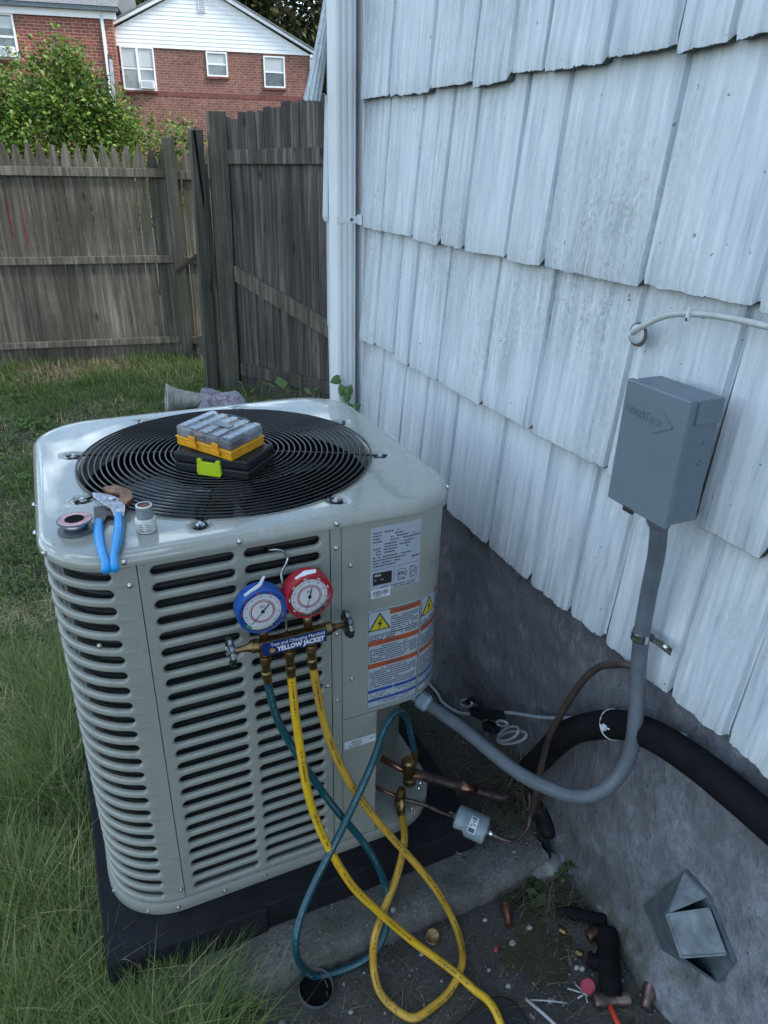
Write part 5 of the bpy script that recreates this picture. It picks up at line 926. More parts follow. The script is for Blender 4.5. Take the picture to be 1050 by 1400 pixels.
for i, (x, y, z) in enumerate(((0.66, -0.140, -0.068), (0.552, -0.132, -0.070), (0.585, -0.212, ZD + 0.004), (0.600, -0.222, ZD + 0.004), (0.265, -0.226, ZD + 0.004), (0.262, -0.246, ZD + 0.004), (0.752, -0.200, ZD + 0.004), (0.780, -0.270, ZD + 0.004), (0.49, -0.345, ZD + 0.003), (0.72, -0.345, ZD + 0.003), (0.40, -0.26, ZD + .003), (0.885, -0.378, ZD + .004), (0.875, -0.372, ZD + .005), (0.70, -0.30, ZD + .003), (0.835, -0.255, ZD + .003))):
    r = 0.0045 + 0.003 * ((i * 37) % 10) / 10; tag(rock_t((x, y, z), (r * 1.3, r, r * 0.8), pebble_m, i).build('pebble', pebble_m, smooth=True), 'tiny pale pebble scattered on the dirt and slab', 'pebble', 'pale pebbles scattered on the dirt')
# ================================================================== GRASS (stuff), built blade by blade with numpy
def blades(name, X, Y, Z, h, az, lean, wd, tint, segs=3):
    N = len(X); t = np.linspace(0, 1, segs + 1); dx_, dy_ = np.cos(az), np.sin(az); px, py = -dy_, dx_
    V = []; 
    for k in range(segs + 1):
        r = lean * h * t[k] ** 1.8; z = h * (t[k] - 0.35 * lean * t[k] ** 2.2); hw = wd * (1 - t[k] ** 1.5) * 0.5
        cx, cy, cz = X + dx_ * r, Y + dy_ * r, Z + z
        if k < segs: V += [np.c_[cx - px * hw, cy - py * hw, cz], np.c_[cx + px * hw, cy + py * hw, cz]]
        else: V += [np.c_[cx, cy, cz]]
    nv = 2 * segs + 1; verts = np.stack(V, 1).reshape(-1, 3); base = (np.arange(N) * nv)[:, None]; loops, tot = [], []
    for k in range(segs - 1): loops.append(base + np.array([2 * k, 2 * k + 1, 2 * k + 3, 2 * k + 2])); tot.append(4)
    loops.append(base + np.array([2 * segs - 2, 2 * segs - 1, 2 * segs])); tot.append(3)
    L = np.concatenate(loops, 1).ravel(); tt = np.tile(np.array(tot), N); st = np.r_[0, np.cumsum(tt)[:-1]]
    return tag(npmesh(name, verts, L, st, tt, grass_m, np.repeat(tint, nv, 0)), kind='stuff')
def vn(x, y, s, seed): return np.array([noise.noise(Vector((a * s, b_ * s, seed))) for a, b_ in zip(x, y)])
def seen(x, y, m=1.18):
    p = np.stack([x - CAM.x, y - CAM.y, np.full_like(x, -0.1 - CAM.z)], 1); q = p @ np.array([r_, u_, f_]).T; return (q[:, 2] > 0) & (np.abs(q[:, 0] / q[:, 2]) < 525 / 985.9 * m) & (np.abs(q[:, 1] / q[:, 2]) < 700 / 985.9 * m)
def grass_field(name, n, x0, x1, y0, y1, hmin, hmax, wd, segs, lean=(0.2, 0.9), keep=None, dry=0.0, clump=7.0, flow=None):
    X = rng.uniform(x0, x1, n); Y = rng.uniform(y0, y1, n); k = seen(X, Y)
    if keep is not None: k &= keep(X, Y)
    X, Y = X[k], Y[k]; c = vn(X, Y, clump, 1.0); d2 = vn(X, Y, 1.5, 5.0) + 0.5 * vn(X, Y, 4.5, 8.0)
    k = rng.random(len(X)) < np.clip(0.80 - 0.75 * (d2 - 0.12), 0.28, 1); X, Y, c, d2 = X[k], Y[k], c[k], d2[k]; N = len(X)
    h = rng.uniform(hmin, hmax, N) * (1 + 0.45 * c) * np.clip(1 - 0.5 * d2, 0.45, 1.15); az = rng.uniform(0, 2 * PI, N)
    if flow is not None: az = flow + rng.normal(0, 0.9, N)
    ln = rng.uniform(*lean, N); mixv = np.clip(rng.random(N) * 0.75 + d2 * 0.9 + dry, 0, 1)
    g0, g1, dr = np.array([0.062, 0.110, 0.027]), np.array([0.215, 0.290, 0.075]), np.array([0.55, 0.47, 0.26]); b_ = rng.random(N)[:, None]
    tint = g0 * (1 - b_) + g1 * b_; m = np.clip((mixv - 0.68) / 0.3, 0, 1)[:, None]; tint = tint * (1 - m) + dr * m * rng.uniform(0.6, 1.15, (N, 1))
    return blades(name, X, Y, np.full(N, -0.145), h, az, ln, wd * rng.uniform(0.45, 1.0, N) ** 1.0 * rng.choice([0.8, 1.0, 1.7], N, p=[0.4, 0.4, 0.2]), tint, segs)
off_slab = lambda X, Y: ~((X > 0.02) & (Y > -0.12)) & ~((X > -0.025) & (X < 0.85) & (Y > -0.07) & (Y < 0.8)) & ~((X > 0.12 + 0.05 * np.sin(Y * 40)) & (Y < -0.1))
grass_field('lawn_grass', 42000, -1.0, 0.16, -0.45, 1.4, 0.035, 0.085, 0.0034, 3, keep=off_slab)
grass_field('lawn_grass', 100000, -2.0, 1.3, 1.4, 5.2, 0.022, 0.060, 0.0050, 2, keep=lambda X, Y: ~((X > 0.9) & (Y < 1.5)))
tall = lambda X, Y: off_slab(X, Y) & (((X > -0.26) & (X < -0.035) & (vn(X, Y, 6, 2.0) > -0.25 - 0.9 * (X + 0.12))) | ((Y < -0.02) & (X < 0.15) & (X > -0.35)))
grass_field('tall_grass', 15000, -0.32, 0.14, -0.42, 1.15, 0.09, 0.22, 0.0034, 4, lean=(0.35, 1.15), keep=tall, dry=-0.1, flow=2.2)
grass_field('tall_grass', 1500, -0.20, 0.28, -0.32, -0.085, 0.08, 0.20, 0.0028, 4, lean=(0.5, 1.2), keep=lambda X, Y: (Y < -0.09) & (X < 0.20), dry=-0.05, flow=0.3)
grass_field('dry_grass', 1800, -0.25, 0.13, -0.35, 1.0, 0.10, 0.25, 0.0020, 4, lean=(0.6, 1.3), keep=tall, dry=0.7)
grass_field('thatch_grass', 26000, -1.0, 0.16, -0.45, 1.6, 0.03, 0.08, 0.0028, 2, lean=(1.3, 2.2), keep=off_slab, dry=0.55)
grass_field('thatch_grass', 36000, -2.0, 1.3, 1.4, 5.2, 0.02, 0.05, 0.0045, 2, lean=(1.2, 2.0), dry=0.45)
grass_field('fence_grass', 9000, -1.6, 1.3, 4.6, 5.45, 0.04, 0.12, 0.006, 2, dry=0.12)
# straw and dead stems by the wall
def straw(name, n, fx_, L0, L1, seed):
    r = np.random.default_rng(seed); P = np.array([fx_(r) for _ in range(n)]); N = len(P); return blades(name, P[:, 0], P[:, 1], P[:, 2], r.uniform(L0, L1, N), r.uniform(0, 2 * PI, N), r.uniform(1.3, 2.3, N), r.uniform(0.0012, 0.0026, N), np.array([0.17, 0.15, 0.095]) * r.uniform(0.4, 1.3, (N, 1)), 3)
straw('dead_straw', 420, lambda r: (0.975 + r.normal(0, 0.018), 0.02 + r.normal(0, 0.05), r.uniform(-0.06, 0.03)), 0.03, 0.09, 1)
straw('dead_straw', 260, lambda r: (0.93 + r.normal(0, 0.045), -0.21 + r.normal(0, 0.045), ZD + r.uniform(0, 0.012)), 0.02, 0.07, 2)
straw('dead_straw', 500, lambda r: (r.uniform(0.15, 0.95), r.uniform(-0.5, -0.16), ZD + 0.003), 0.010, 0.04, 3)
straw('dead_straw', 300, lambda r: (r.uniform(0.72, 0.97), r.uniform(-0.05, 0.6), -0.066 + r.uniform(0, 0.01)), 0.012, 0.05, 4)
def grit(name, n, box, zf, r0, r1, seed, cols):
    r = np.random.default_rng(seed); X = r.uniform(box[0], box[1], n); Y = r.uniform(box[2], box[3], n); k = vn(X, Y, 7, 3.0) + r.normal(0, 0.35, n) > -0.05; X, Y = X[k], Y[k]; N = len(X); s_ = r.uniform(r0, r1, (N, 1)) * r.choice([0.7, 1.0, 2.0], (N, 1), p=[0.6, 0.32, 0.08])
    O = np.array([(1, 0, 0), (0, 1, 0), (-1, 0, 0), (0, -1, 0), (0, 0, 0.8), (0, 0, -0.6)]); V = (O[None] * r.uniform(0.6, 1.3, (N, 6, 1))) * s_[:, None] ; a = r.uniform(0, 2 * PI, N); c_, s2 = np.cos(a)[:, None], np.sin(a)[:, None]; Vx = V[..., 0] * c_ - V[..., 1] * s2; Vy = V[..., 0] * s2 + V[..., 1] * c_
    P = np.stack([Vx + X[:, None], Vy + Y[:, None], V[..., 2] + np.array([zf(x, y) for x, y in zip(X, Y)])[:, None]], 2).reshape(-1, 3); F = np.array([(0, 1, 4), (1, 2, 4), (2, 3, 4), (3, 0, 4), (1, 0, 5), (2, 1, 5), (3, 2, 5), (0, 3, 5)])
    L = (F[None] + (np.arange(N) * 6)[:, None, None]).ravel(); nf = 8 * N; c = np.array(cols)[r.integers(0, len(cols), N)] * r.uniform(0.6, 1.3, (N, 1)); tag(npmesh(name, P, L, np.arange(nf) * 3, np.full(nf, 3), grit_m, np.repeat(c, 6, 0)), kind='stuff')
grit_m = tint_mat('grit', 0.9, 0.0); GC = [(0.10, 0.10, 0.095), (0.16, 0.16, 0.15), (0.06, 0.058, 0.052), (0.26, 0.26, 0.25), (0.12, 0.10, 0.08)]
grit('gravel', 5200, (0.16, 1.0, -0.75, -0.15), lambda x, y: dirtz(x, y) + 0.0008, 0.0012, 0.0032, 71, GC); grit('gravel', 2600, (0.70, 1.0, -0.12, 0.7), lambda x, y: -0.068, 0.0012, 0.0036, 72, GC); grit('gravel', 1500, (0.05, 0.93, -0.148, -0.06), lambda x, y: -0.0755, 0.0008, 0.0022, 73, GC)
# ---- leaf helper
def leaf_cloud(name, P, size, cols, parent=None, up=0.35, r=None, ratio=0.55):
    r = r or rng; N = len(P); n = r.normal(0, 1, (N, 3)); n[:, 2] = np.abs(n[:, 2]) + up; n /= np.linalg.norm(n, axis=1)[:, None]
    a = r.normal(0, 1, (N, 3)); a -= n * (a * n).sum(1)[:, None]; a /= np.linalg.norm(a, axis=1)[:, None]; b_ = np.cross(n, a); s = size * r.uniform(0.6, 1.35, (N, 1)); w = s * ratio
    V = np.stack([P - a * s * 0.5, P - a * s * 0.05 + b_ * w * 0.5 + n * s * 0.05, P + a * s * 0.5 - n * s * 0.08, P - a * s * 0.05 - b_ * w * 0.5 + n * s * 0.05], 1).reshape(-1, 3)
    L = np.arange(4 * N); st = np.arange(N) * 4; t = np.full(N, 4); c = np.array(cols)[r.integers(0, len(cols), N)] * r.uniform(0.7, 1.3, (N, 1)); return npmesh(name, V, L, st, t, leaf_m, np.repeat(c, 4, 0), parent)
def crown(center, rad, n_cl, per, spread, r, low=-0.5):
    P = []
    for _ in range(n_cl):
        while True:
            q = r.uniform(-1, 1, 3)
            if 0.25 < np.linalg.norm(q) < 1 and q[2] > low: break
        q = q / np.linalg.norm(q) * r.uniform(0.55, 1.0); c = np.array(center) + q * np.array(rad) * (1 + 0.18 * noise.noise(Vector(q * 2.1))); P.append(c + r.normal(0, 1, (per, 3)) * spread * r.uniform(0.6, 1.3))
    return np.concatenate(P)
def branches(parent, base, tips, r0, name='branch'):
    for i, tp in enumerate(tips):
        b_ = MB(); mid = (Vector(base) * 0.5 + Vector(tp) * 0.5) + Vector((random.uniform(-.1, .1), random.uniform(-.1, .1), 0.1)); P = smooth_path([base, mid, tp], 5); b_.tube(P, [r0 * (1 - 0.8 * k / (len(P) - 1)) for k in range(len(P))], 6); o = b_.build(name, bark, None, smooth=True); o.parent = parent; o.location = WL[o.name] - wloc(parent)
GR = [(0.045, 0.085, 0.018), (0.065, 0.125, 0.022), (0.030, 0.060, 0.016), (0.095, 0.150, 0.030), (0.022, 0.045, 0.014)]
# small weeds
def weed(loc, n, size, hgt, spread, label, cat, seed, cols=None):
    r = np.random.default_rng(seed); t = thing('weed_plant', label, cat, loc); P = []
    for k in range(n):
        a = r.uniform(0, 2 * PI); d_ = r.uniform(0.1, 1) * spread; tip = (loc[0] + d_ * math.cos(a), loc[1] + d_ * math.sin(a), loc[2] + hgt * r.uniform(0.35, 1)); b_ = MB(); b_.tube(smooth_path([loc, ((loc[0] * 2 + tip[0]) / 3, (loc[1] * 2 + tip[1]) / 3, loc[2] + (tip[2] - loc[2]) * 0.6), tip], 3), 0.0016 if hgt < 0.4 else 0.003, 5); o = b_.build('stem', stem_m, t, smooth=True); P.append(tip)
        q = (np.array(loc) * 0.35 + np.array(tip) * 0.65); P.append(tuple(q + r.normal(0, 0.012, 3)))
    o = leaf_cloud('leaves', np.array(P) - np.array(loc), size, cols or GR, t, 0.9, r, 0.72); return t
weed((1.00, 2.55, -0.12), 10, 0.075, 0.50, 0.20, 'leafy green weeds behind the condenser near the gate', 'weed', 11, [(0.10, 0.17, 0.03), (0.06, 0.12, 0.025)]); weed((1.25, 2.65, -0.12), 9, 0.08, 0.48, 0.16, 'broad-leaved weeds at the foot of the dark gate', 'weed', 12, [(0.11, 0.18, 0.03), (0.07, 0.13, 0.025)])
vp = thing('vine_plant', 'small heart-leaved vine climbing the foot of the downspout', 'vine', (0.94, 1.08, 0.60))
VS = [(0.945, 1.06, 0.60), (0.936, 1.085, 0.68), (0.925, 1.09, 0.712), (0.915, 1.10, 0.745), (0.900, 1.105, 0.765)]
b = MB(); b.tube(smooth_path([(0.955, 1.06, 0.2)] + VS, 4), 0.0022, 6); b.build('stem', stem_m, vp, smooth=True)
def heart(c, s, dr, nr):
    n_ = Vector(nr).normalized(); a_2 = Vector(dr); a_2 = (a_2 - n_ * a_2.dot(n_)).normalized(); b2 = n_.cross(a_2); c = Vector(c); b_ = MB(); pts = [(-0.45, 0.0), (-0.62, 0.28), (-0.35, 0.52), (0.05, 0.48), (0.42, 0.25), (0.72, 0.0), (0.42, -0.25), (0.05, -0.48), (-0.35, -0.52), (-0.62, -0.28)]
    P = [c + a_2 * x * s + b2 * y * s - n_ * abs(y) * s * 0.25 for x, y in pts]; b_.v = [c + n_ * 0.0] + P; b_.f = [(0, 1 + k, 1 + (k + 1) % 10) for k in range(10)]; return b_
vleaf = M('vine_leaf', (0.055, 0.125, 0.022), 0.45, var=0.4, vscale=40)
for c, s, dr in (((0.893, 1.095, 0.768), 0.030, (-1, 0, -0.3)), ((0.912, 1.085, 0.733), 0.031, (-.4, 0, -1)), ((0.934, 1.080, 0.735), 0.029, (.5, 0, 1)), ((0.925, 1.078, 0.708), 0.025, (-.5, 0, -1)), ((0.932, 1.07, 0.672), 0.030, (.4, 0, -1)), ((0.948, 1.06, 0.652), 0.024, (.8, 0, -.6)), ((0.950, 1.05, 0.688), 0.020, (1, 0, .1))): heart(c, s, dr, (-0.2, -1, 0.45)).build('leaf', vleaf, vp)
weed((0.972, -0.180, ZD), 7, 0.020, 0.075, 0.045, 'sparse weed with pale flower head at the foundation foot', 'weed', 14, [(0.10, 0.14, 0.05), (0.06, 0.09, 0.03)])
b = MB(); b.v = rock_t((0.972, -0.195, ZD + 0.055), (0.009, 0.008, 0.009), pebble_m, 4).v; b.f = rock_t((0, 0, 0), (1, 1, 1), pebble_m, 4).f
weed((0.885, -0.175, ZD), 6, 0.030, 0.035, 0.055, 'low broad green leaves beside the grey stone', 'weed', 15, [(0.06, 0.085, 0.025), (0.04, 0.06, 0.02)])
def lawn_weeds(name, n, box, per, spread, size, cols, seed, hz=0.02):
    r = np.random.default_rng(seed); P = []
    for _ in range(n):
        x, y = r.uniform(box[0], box[1]), r.uniform(box[2], box[3]); P.append(np.c_[r.normal(x, spread, per), r.normal(y, spread, per), -0.14 + r.uniform(0.008, hz + 0.015, per)])
    P = np.concatenate(P); k = off_slab(P[:, 0], P[:, 1]); tag(leaf_cloud(name, P[k], size, cols, None, 1.6, r, 0.75), kind='stuff')
lawn_weeds('clover_leaves', 55, (-1.3, -0.06, 0.0, 2.6), 34, 0.05, 0.020, [(0.07, 0.13, 0.03), (0.10, 0.17, 0.04), (0.05, 0.10, 0.03)], 61)
lawn_weeds('clover_leaves', 70, (-1.6, 1.2, 2.6, 5.1), 26, 0.07, 0.038, [(0.09, 0.17, 0.03), (0.12, 0.20, 0.045), (0.06, 0.12, 0.03)], 62, 0.03)
lawn_weeds('fallen_leaves', 40, (-1.6, 1.2, 4.7, 5.4), 10, 0.10, 0.050, [(0.16, 0.09, 0.05), (0.10, 0.055, 0.035), (0.22, 0.15, 0.09)], 63, 0.005)
# duct and towel behind the unit
du = thing('flexible_duct', 'off-white pleated duct lying on the lawn behind the condenser', 'duct', (0.78, 3.75, -0.12))
b = MB(); prf = []
for k in range(61): t = k / 60; r = (0.105 - 0.075 * min(1, t * 1.0) ** 0.55 if t > 0.12 else 0.105 - 0.02 * t / 0.12) + 0.006 * (k % 2); prf.append((max(0.03, r), 0.30 * t))
b.lathe(prf, (0.690, 3.76, -0.04), (1, -0.05, -0.10), 26, capa=False); b.build('pleated_tube', duct_m, du, smooth=True, angle=20)
tw_ = MB(); rows = []
for i in range(25):
    rows.append([])
    for j in range(19):
        u0, v0 = i / 24, j / 18; ed = min(u0, 1 - u0, v0, 1 - v0); zz = -0.135 + 0.11 * min(1, ed * 6) ** 0.6 * (0.75 + 0.5 * noise.noise(Vector((u0 * 2.2, v0 * 2.6, 3)))) + 0.028 * math.sin(v0 * 16 + 4 * u0) * min(1, ed * 5); rows[-1].append((0.88 + 0.34 * u0 + 0.02 * noise.noise(Vector((v0 * 4, u0, 0))), 3.62 + 0.26 * v0 + 0.02 * noise.noise(Vector((u0 * 4, v0, 1))), zz))
tw_.grid(rows); tag(tw_.build('towel', cloth_m, smooth=True), 'crumpled purple-grey towel on the lawn beside the pleated duct', 'towel')
# ================================================================== FENCE AND GATE
FA, FB = Vector((-0.355, 5.486, 0)), Vector((1.071, 5.293, 0)); fu = (FB - FA).normalized(); fn = Vector((fu.y, -fu.x, 0))    # fn points to the camera side
def FP(t, o, z): return FA + fu * t + fn * o + Vector((0, 0, z))
fence = thing('picket_fence', 'weathered grey wooden picket fence with pointed tips along the yard end', 'fence', tuple(FP(0, 0, -0.15)))
pk = random.Random(21); t = -3.2; LF = (FB - FA).length
def picket(t, w, zt, mat, parent, lean):
    b = MB(); sh_ = zt - 0.125; P = [(0, -0.13), (w, -0.13), (w, sh_), (w * 0.86, sh_ + 0.05), (w * 0.5 + 0.006, zt), (w * 0.5 - 0.006, zt), (w * 0.14, sh_ + 0.05), (0, sh_)]
    b.prism([FP(t + x + lean * (z + 0.13), 0.0, z) for x, z in P], fn * -0.016); return b.build('picket', mat, parent)
while t < LF + 3.6:
    w = 0.0815 + pk.uniform(-0.002, 0.002); picket(t, w, 1.490 + pk.uniform(-0.012, 0.010), wood_f, fence, pk.uniform(-0.003, 0.003)); t += w + pk.choice([0.003, 0.004, 0.006, 0.009])
for z, h in ((1.268, 0.062), (0.638, 0.056), (-0.012, 0.055)):
    for a, e in ((-3.2, -0.9), (-0.898, LF + 0.02)):
        b = MB(); b.prism([FP(a, 0.002, z + (0.012 if z < 0 else 0)), FP(e, 0.002, z + 0.004), FP(e, 0.002, z + h + 0.004), FP(a, 0.002, z + h)], fn * 0.035); b.build('rail', wood_f, fence, bevel=0.003)
    b = MB(); b.prism([FP(LF + 0.085, 0.002, z - 0.01), FP(LF + 3.6, 0.002, z + 0.005), FP(LF + 3.6, 0.002, z + h + 0.005), FP(LF + 0.085, 0.002, z + h - 0.01)], fn * 0.035); b.build('rail', wood_f, fence, bevel=0.003)
for tt in (-1.42, LF + 0.005, LF + 2.45):
    b = MB(); b.obox(FP(tt, 0.004, -0.2), fu * 0.085, fn * 0.085, (0, 0, 1.75)); b.build('post', wood_p, fence, bevel=0.005)
for tt, z0, z1 in ((0.278, 0.86, 1.12), (0.368, 0.82, 1.06)):
    b = MB(); b.prism([FP(tt - 0.001, 0.0015, z0), FP(tt + 0.008, 0.0015, z0 - 0.05), FP(tt + 0.009, 0.0015, z1 - 0.05), FP(tt + 0.002, 0.0015, z1)], fn * 0.0012); b.build('paint_streak', red_paint, fence, label='streak of red paint on a picket edge')
b = MB(); b.beam(FP(LF + 0.02, 0.105, 0.585), FP(LF + 0.21, 0.06, 0.715), 0.02, 0.022, (0, 0, 1)); tag(b.build('latch_rod', darksteel, fence), 'black iron latch rod slanting across the post')
b = MB()
for k, (a, z, h) in enumerate(((0.02, -0.15, 0.07), (0.015, -0.078, 0.05), (0.03, -0.026, 0.10))): b.obox(FP(LF + 0.10 + a, 0.10, z), fu * 0.17, fn * 0.09, (0, 0, h))
wb = b.build('wood_blocks', wood_p, bevel=0.004); tag(wb, 'stacked weathered wood offcuts at the foot of the fence post', 'lumber')
gate = thing('wooden_gate', 'dark grey arched wooden gate with a diagonal brace beside the house', 'gate', (1.5, 3.8, -0.15))
G0, G1 = Vector((1.325, 4.150, 0)), Vector((1.800, 3.400, 0)); gu = (G1 - G0).normalized(); gn = Vector((-gu.y, gu.x, 0)); gn = gn if gn.y < 0 else -gn; LG = (G1 - G0).length
def GP(t, o, z): return G0 + gu * t + gn * o + Vector((0, 0, z))
t = -0.055; i = 0
while t < LG - 0.02:
    w = pk.uniform(0.062, 0.074); x = t / LG; zt = 1.640 + 0.115 * max(0, min(1, x * 1.25)) ** 0.8 + pk.uniform(-0.012, 0.012); b = MB(); b.prism([GP(t, 0, -0.10), GP(t + w, 0, -0.10), GP(t + w, 0, zt + pk.uniform(-.006, .006)), GP(t + w * .5, 0, zt + pk.uniform(0, .010)), GP(t, 0, zt)], gn * -(0.016 + pk.uniform(0, 0.004))); b.build('board', wood_g, gate); t += w + pk.choice([0.0015, 0.002, 0.005])
b = MB(); b.prism([GP(-0.01, 0.002, 1.380), GP(LG, 0.002, 1.395), GP(LG, 0.002, 1.490), GP(-0.01, 0.002, 1.462)], gn * 0.030); b.build('rail', wood_g, gate, bevel=0.004)
b = MB(); b.prism([GP(0.0, 0.002, 0.640), GP(LG, 0.002, 0.330), GP(LG, 0.002, 0.445), GP(0.0, 0.002, 0.745)], gn * 0.034); b.build('brace', wood_f, gate, bevel=0.004)
b = MB(); b.prism([GP(-0.01, 0.002, -0.03), GP(LG, 0.002, -0.03), GP(LG, 0.002, 0.06), GP(-0.01, 0.002, 0.06)], gn * 0.030); b.build('rail', wood_g, gate, bevel=0.004)
for (x0, x1, y, ztop, lx, label) in ((1.205, 1.318, 4.150, 1.685, -0.060, 'taller square gate post beside the dark gate boards'), (1.086, 1.166, 4.175, 1.578, 0.0, 'shorter split gate post with a rusty latch')):
    b = MB(); dxm = -0.035; p = [(x0 + dxm, y, -0.2), (x1 + dxm, y, -0.2), (x1 + dxm, y + 0.085, -0.2), (x0 + dxm, y + 0.085, -0.2)]; q = [(x0, y, ztop), (x1, y, ztop), (x1, y + 0.085, ztop - 0.008), (x0, y + 0.085, ztop - 0.004)]
    b.quads(p + q, [(0, 3, 2, 1), (4, 5, 6, 7), (0, 1, 5, 4), (1, 2, 6, 5), (2, 3, 7, 6), (3, 0, 4, 7)]); po = b.build('gate_post', wood_p, bevel=0.005); tag(po, label, 'post')
    if ztop < 1.6:
        b = MB(); b.tube(smooth_path([(1.128, 4.170, 0.70), (1.126, 4.150, 0.68), (1.127, 4.150, 0.60), (1.132, 4.168, 0.585)], 4), 0.006, 6); b.build('latch', darksteel, po, smooth=True)
        b = MB(); b.prism([(1.100, 4.1725, 1.57), (1.116, 4.1725, 1.57), (1.135, 4.1725, 1.18), (1.128, 4.1725, 1.10)], (0, -0.003, 0)); b.build('split', dark_in, po)
b = MB(); e_ = GP(LG + 0.005, 0, 0); b.box(e_.x, e_.x + 0.09, e_.y - 0.09, e_.y, -0.2, 1.72); tag(b.build('hinge_post', wood_p, bevel=0.005), 'square hinge post at the house end of the dark gate', 'post')
b = MB(); b.box(1.145, 1.185, 4.21, 4.235, -0.2, 1.38); tag(b.build('gate_stop', wood_f, bevel=0.003), 'thin wooden stop board in the gap between the gate posts', 'board')
# ================================================================== BEYOND THE FENCE
sg = thing('sign_pole', 'metal street sign seen edge-on on a rusty pole behind the fence', 'street sign', (1.02, 7.95, -0.14))
b = MB(); b.beam((1.030, 8.0, -0.2), (1.078, 8.0, 2.34), 0.035, 0.035, (0, 1, 0)); b.build('pole', post_rust, sg)
b = MB(); b.beam((1.052, 7.96, 1.90), (1.066, 7.96, 2.30), 0.035, 0.075, (0, 1, 0)); b.build('sign_plate', sign_m, sg); b = MB(); b.beam((1.058, 7.957, 2.19), (1.063, 7.957, 2.345), 0.037, 0.06, (0, 1, 0)); b.build('upper_plate', post_rust, sg)
r = np.random.default_rng(5)
def tree(name, label, base, parts, size, cols, trunk_r, seed, group=None, cat='tree', trunk_h=None):
    r = np.random.default_rng(seed); t = thing(name, label, cat, base, group=group); P = np.concatenate([crown(c, rad, n, per, sp, r, low) for c, rad, n, per, sp, low in parts]) - np.array(base)
    leaf_cloud('crown', P, size, cols, t, 0.4, r); top = Vector(parts[0][0]); b = MB(); pth = smooth_path([base, (base[0] * .5 + top.x * .5 + 0.05, base[1] * .5 + top.y * .5, base[2] * .5 + top.z * .5), tuple(top)], 5); b.tube(pth, [trunk_r * (1 - 0.75 * k / (len(pth) - 1)) for k in range(len(pth))], 8); b.build('trunk', bark, t, smooth=True)
    tips = [tuple(np.array(c) + (r.uniform(-1, 1, 3) * np.array(rad) * 0.6)) for c, rad, *_ in parts for _ in range(4)]
    branches(t, tuple(Vector(base) * 0.45 + top * 0.55), tips, trunk_r * 0.45); return t
LG_ = [(0.15, 0.25, 0.035), (0.10, 0.19, 0.03), (0.06, 0.12, 0.022), (0.22, 0.30, 0.06), (0.035, 0.07, 0.016)]
tree('garden_shrub', 'large bright green leafy shrub rising behind the picket fence', (0.35, 8.1, -0.14), [((0.30, 8.1, 1.30), (1.05, 0.8, 0.95), 700, 36, 0.10, -0.6), ((0.62, 8.1, 1.95), (0.32, 0.35, 0.50), 120, 30, 0.07, -0.6), ((-0.55, 8.2, 1.55), (0.8, 0.6, 0.80), 300, 30, 0.10, -0.6), ((0.98, 8.05, 1.65), (0.28, 0.3, 0.45), 90, 28, 0.07, -0.6)], 0.048, LG_, 0.05, 31, cat='shrub')
tree('garden_shrub', 'smaller airy green shrub against the brick wall right of the sign', (1.40, 8.6, -0.14), [((1.42, 8.6, 1.25), (0.62, 0.5, 0.62), 150, 20, 0.085, -0.6), ((1.85, 8.6, 1.5), (0.22, 0.3, 0.35), 30, 12, 0.07, -0.6)], 0.052, LG_, 0.03, 32, cat='shrub')
DG_ = [(0.030, 0.040, 0.014), (0.045, 0.055, 0.018), (0.020, 0.028, 0.012), (0.075, 0.070, 0.028)]
tree('shade_tree', 'tall dark tree filling the sky right of the white gable', (15.5, 44, -0.14), [((15.5, 44, 8.2), (4.6, 3.5, 4.4), 330, 34, 0.55, -0.8), ((11.8, 45, 8.6), (3.0, 2.5, 2.6), 150, 34, 0.5, -0.8)], 0.42, DG_, 0.40, 33)
tree('shade_tree', 'sunlit green tree between the two brick houses', (8.0, 46, -0.14), [((7.2, 46, 9.0), (2.8, 2.2, 3.0), 150, 34, 0.45, -0.8)], 0.36, [(0.06, 0.085, 0.02), (0.11, 0.13, 0.03), (0.035, 0.05, 0.016)], 0.35, 34)
tree('shade_tree', 'rounded dark tree standing right of the brick gable house', (14.2, 26, -0.14), [((14.2, 26, 4.0), (2.6, 2.4, 2.8), 170, 34, 0.4, -0.9)], 0.30, DG_, 0.22, 35)
tree('shade_tree', 'low dark spreading tree beyond the far end of the fence', (7.6, 13, -0.14), [((7.6, 13, 1.9), (2.2, 1.6, 1.8), 150, 30, 0.3, -0.9)], 0.20, DG_, 0.15, 36)
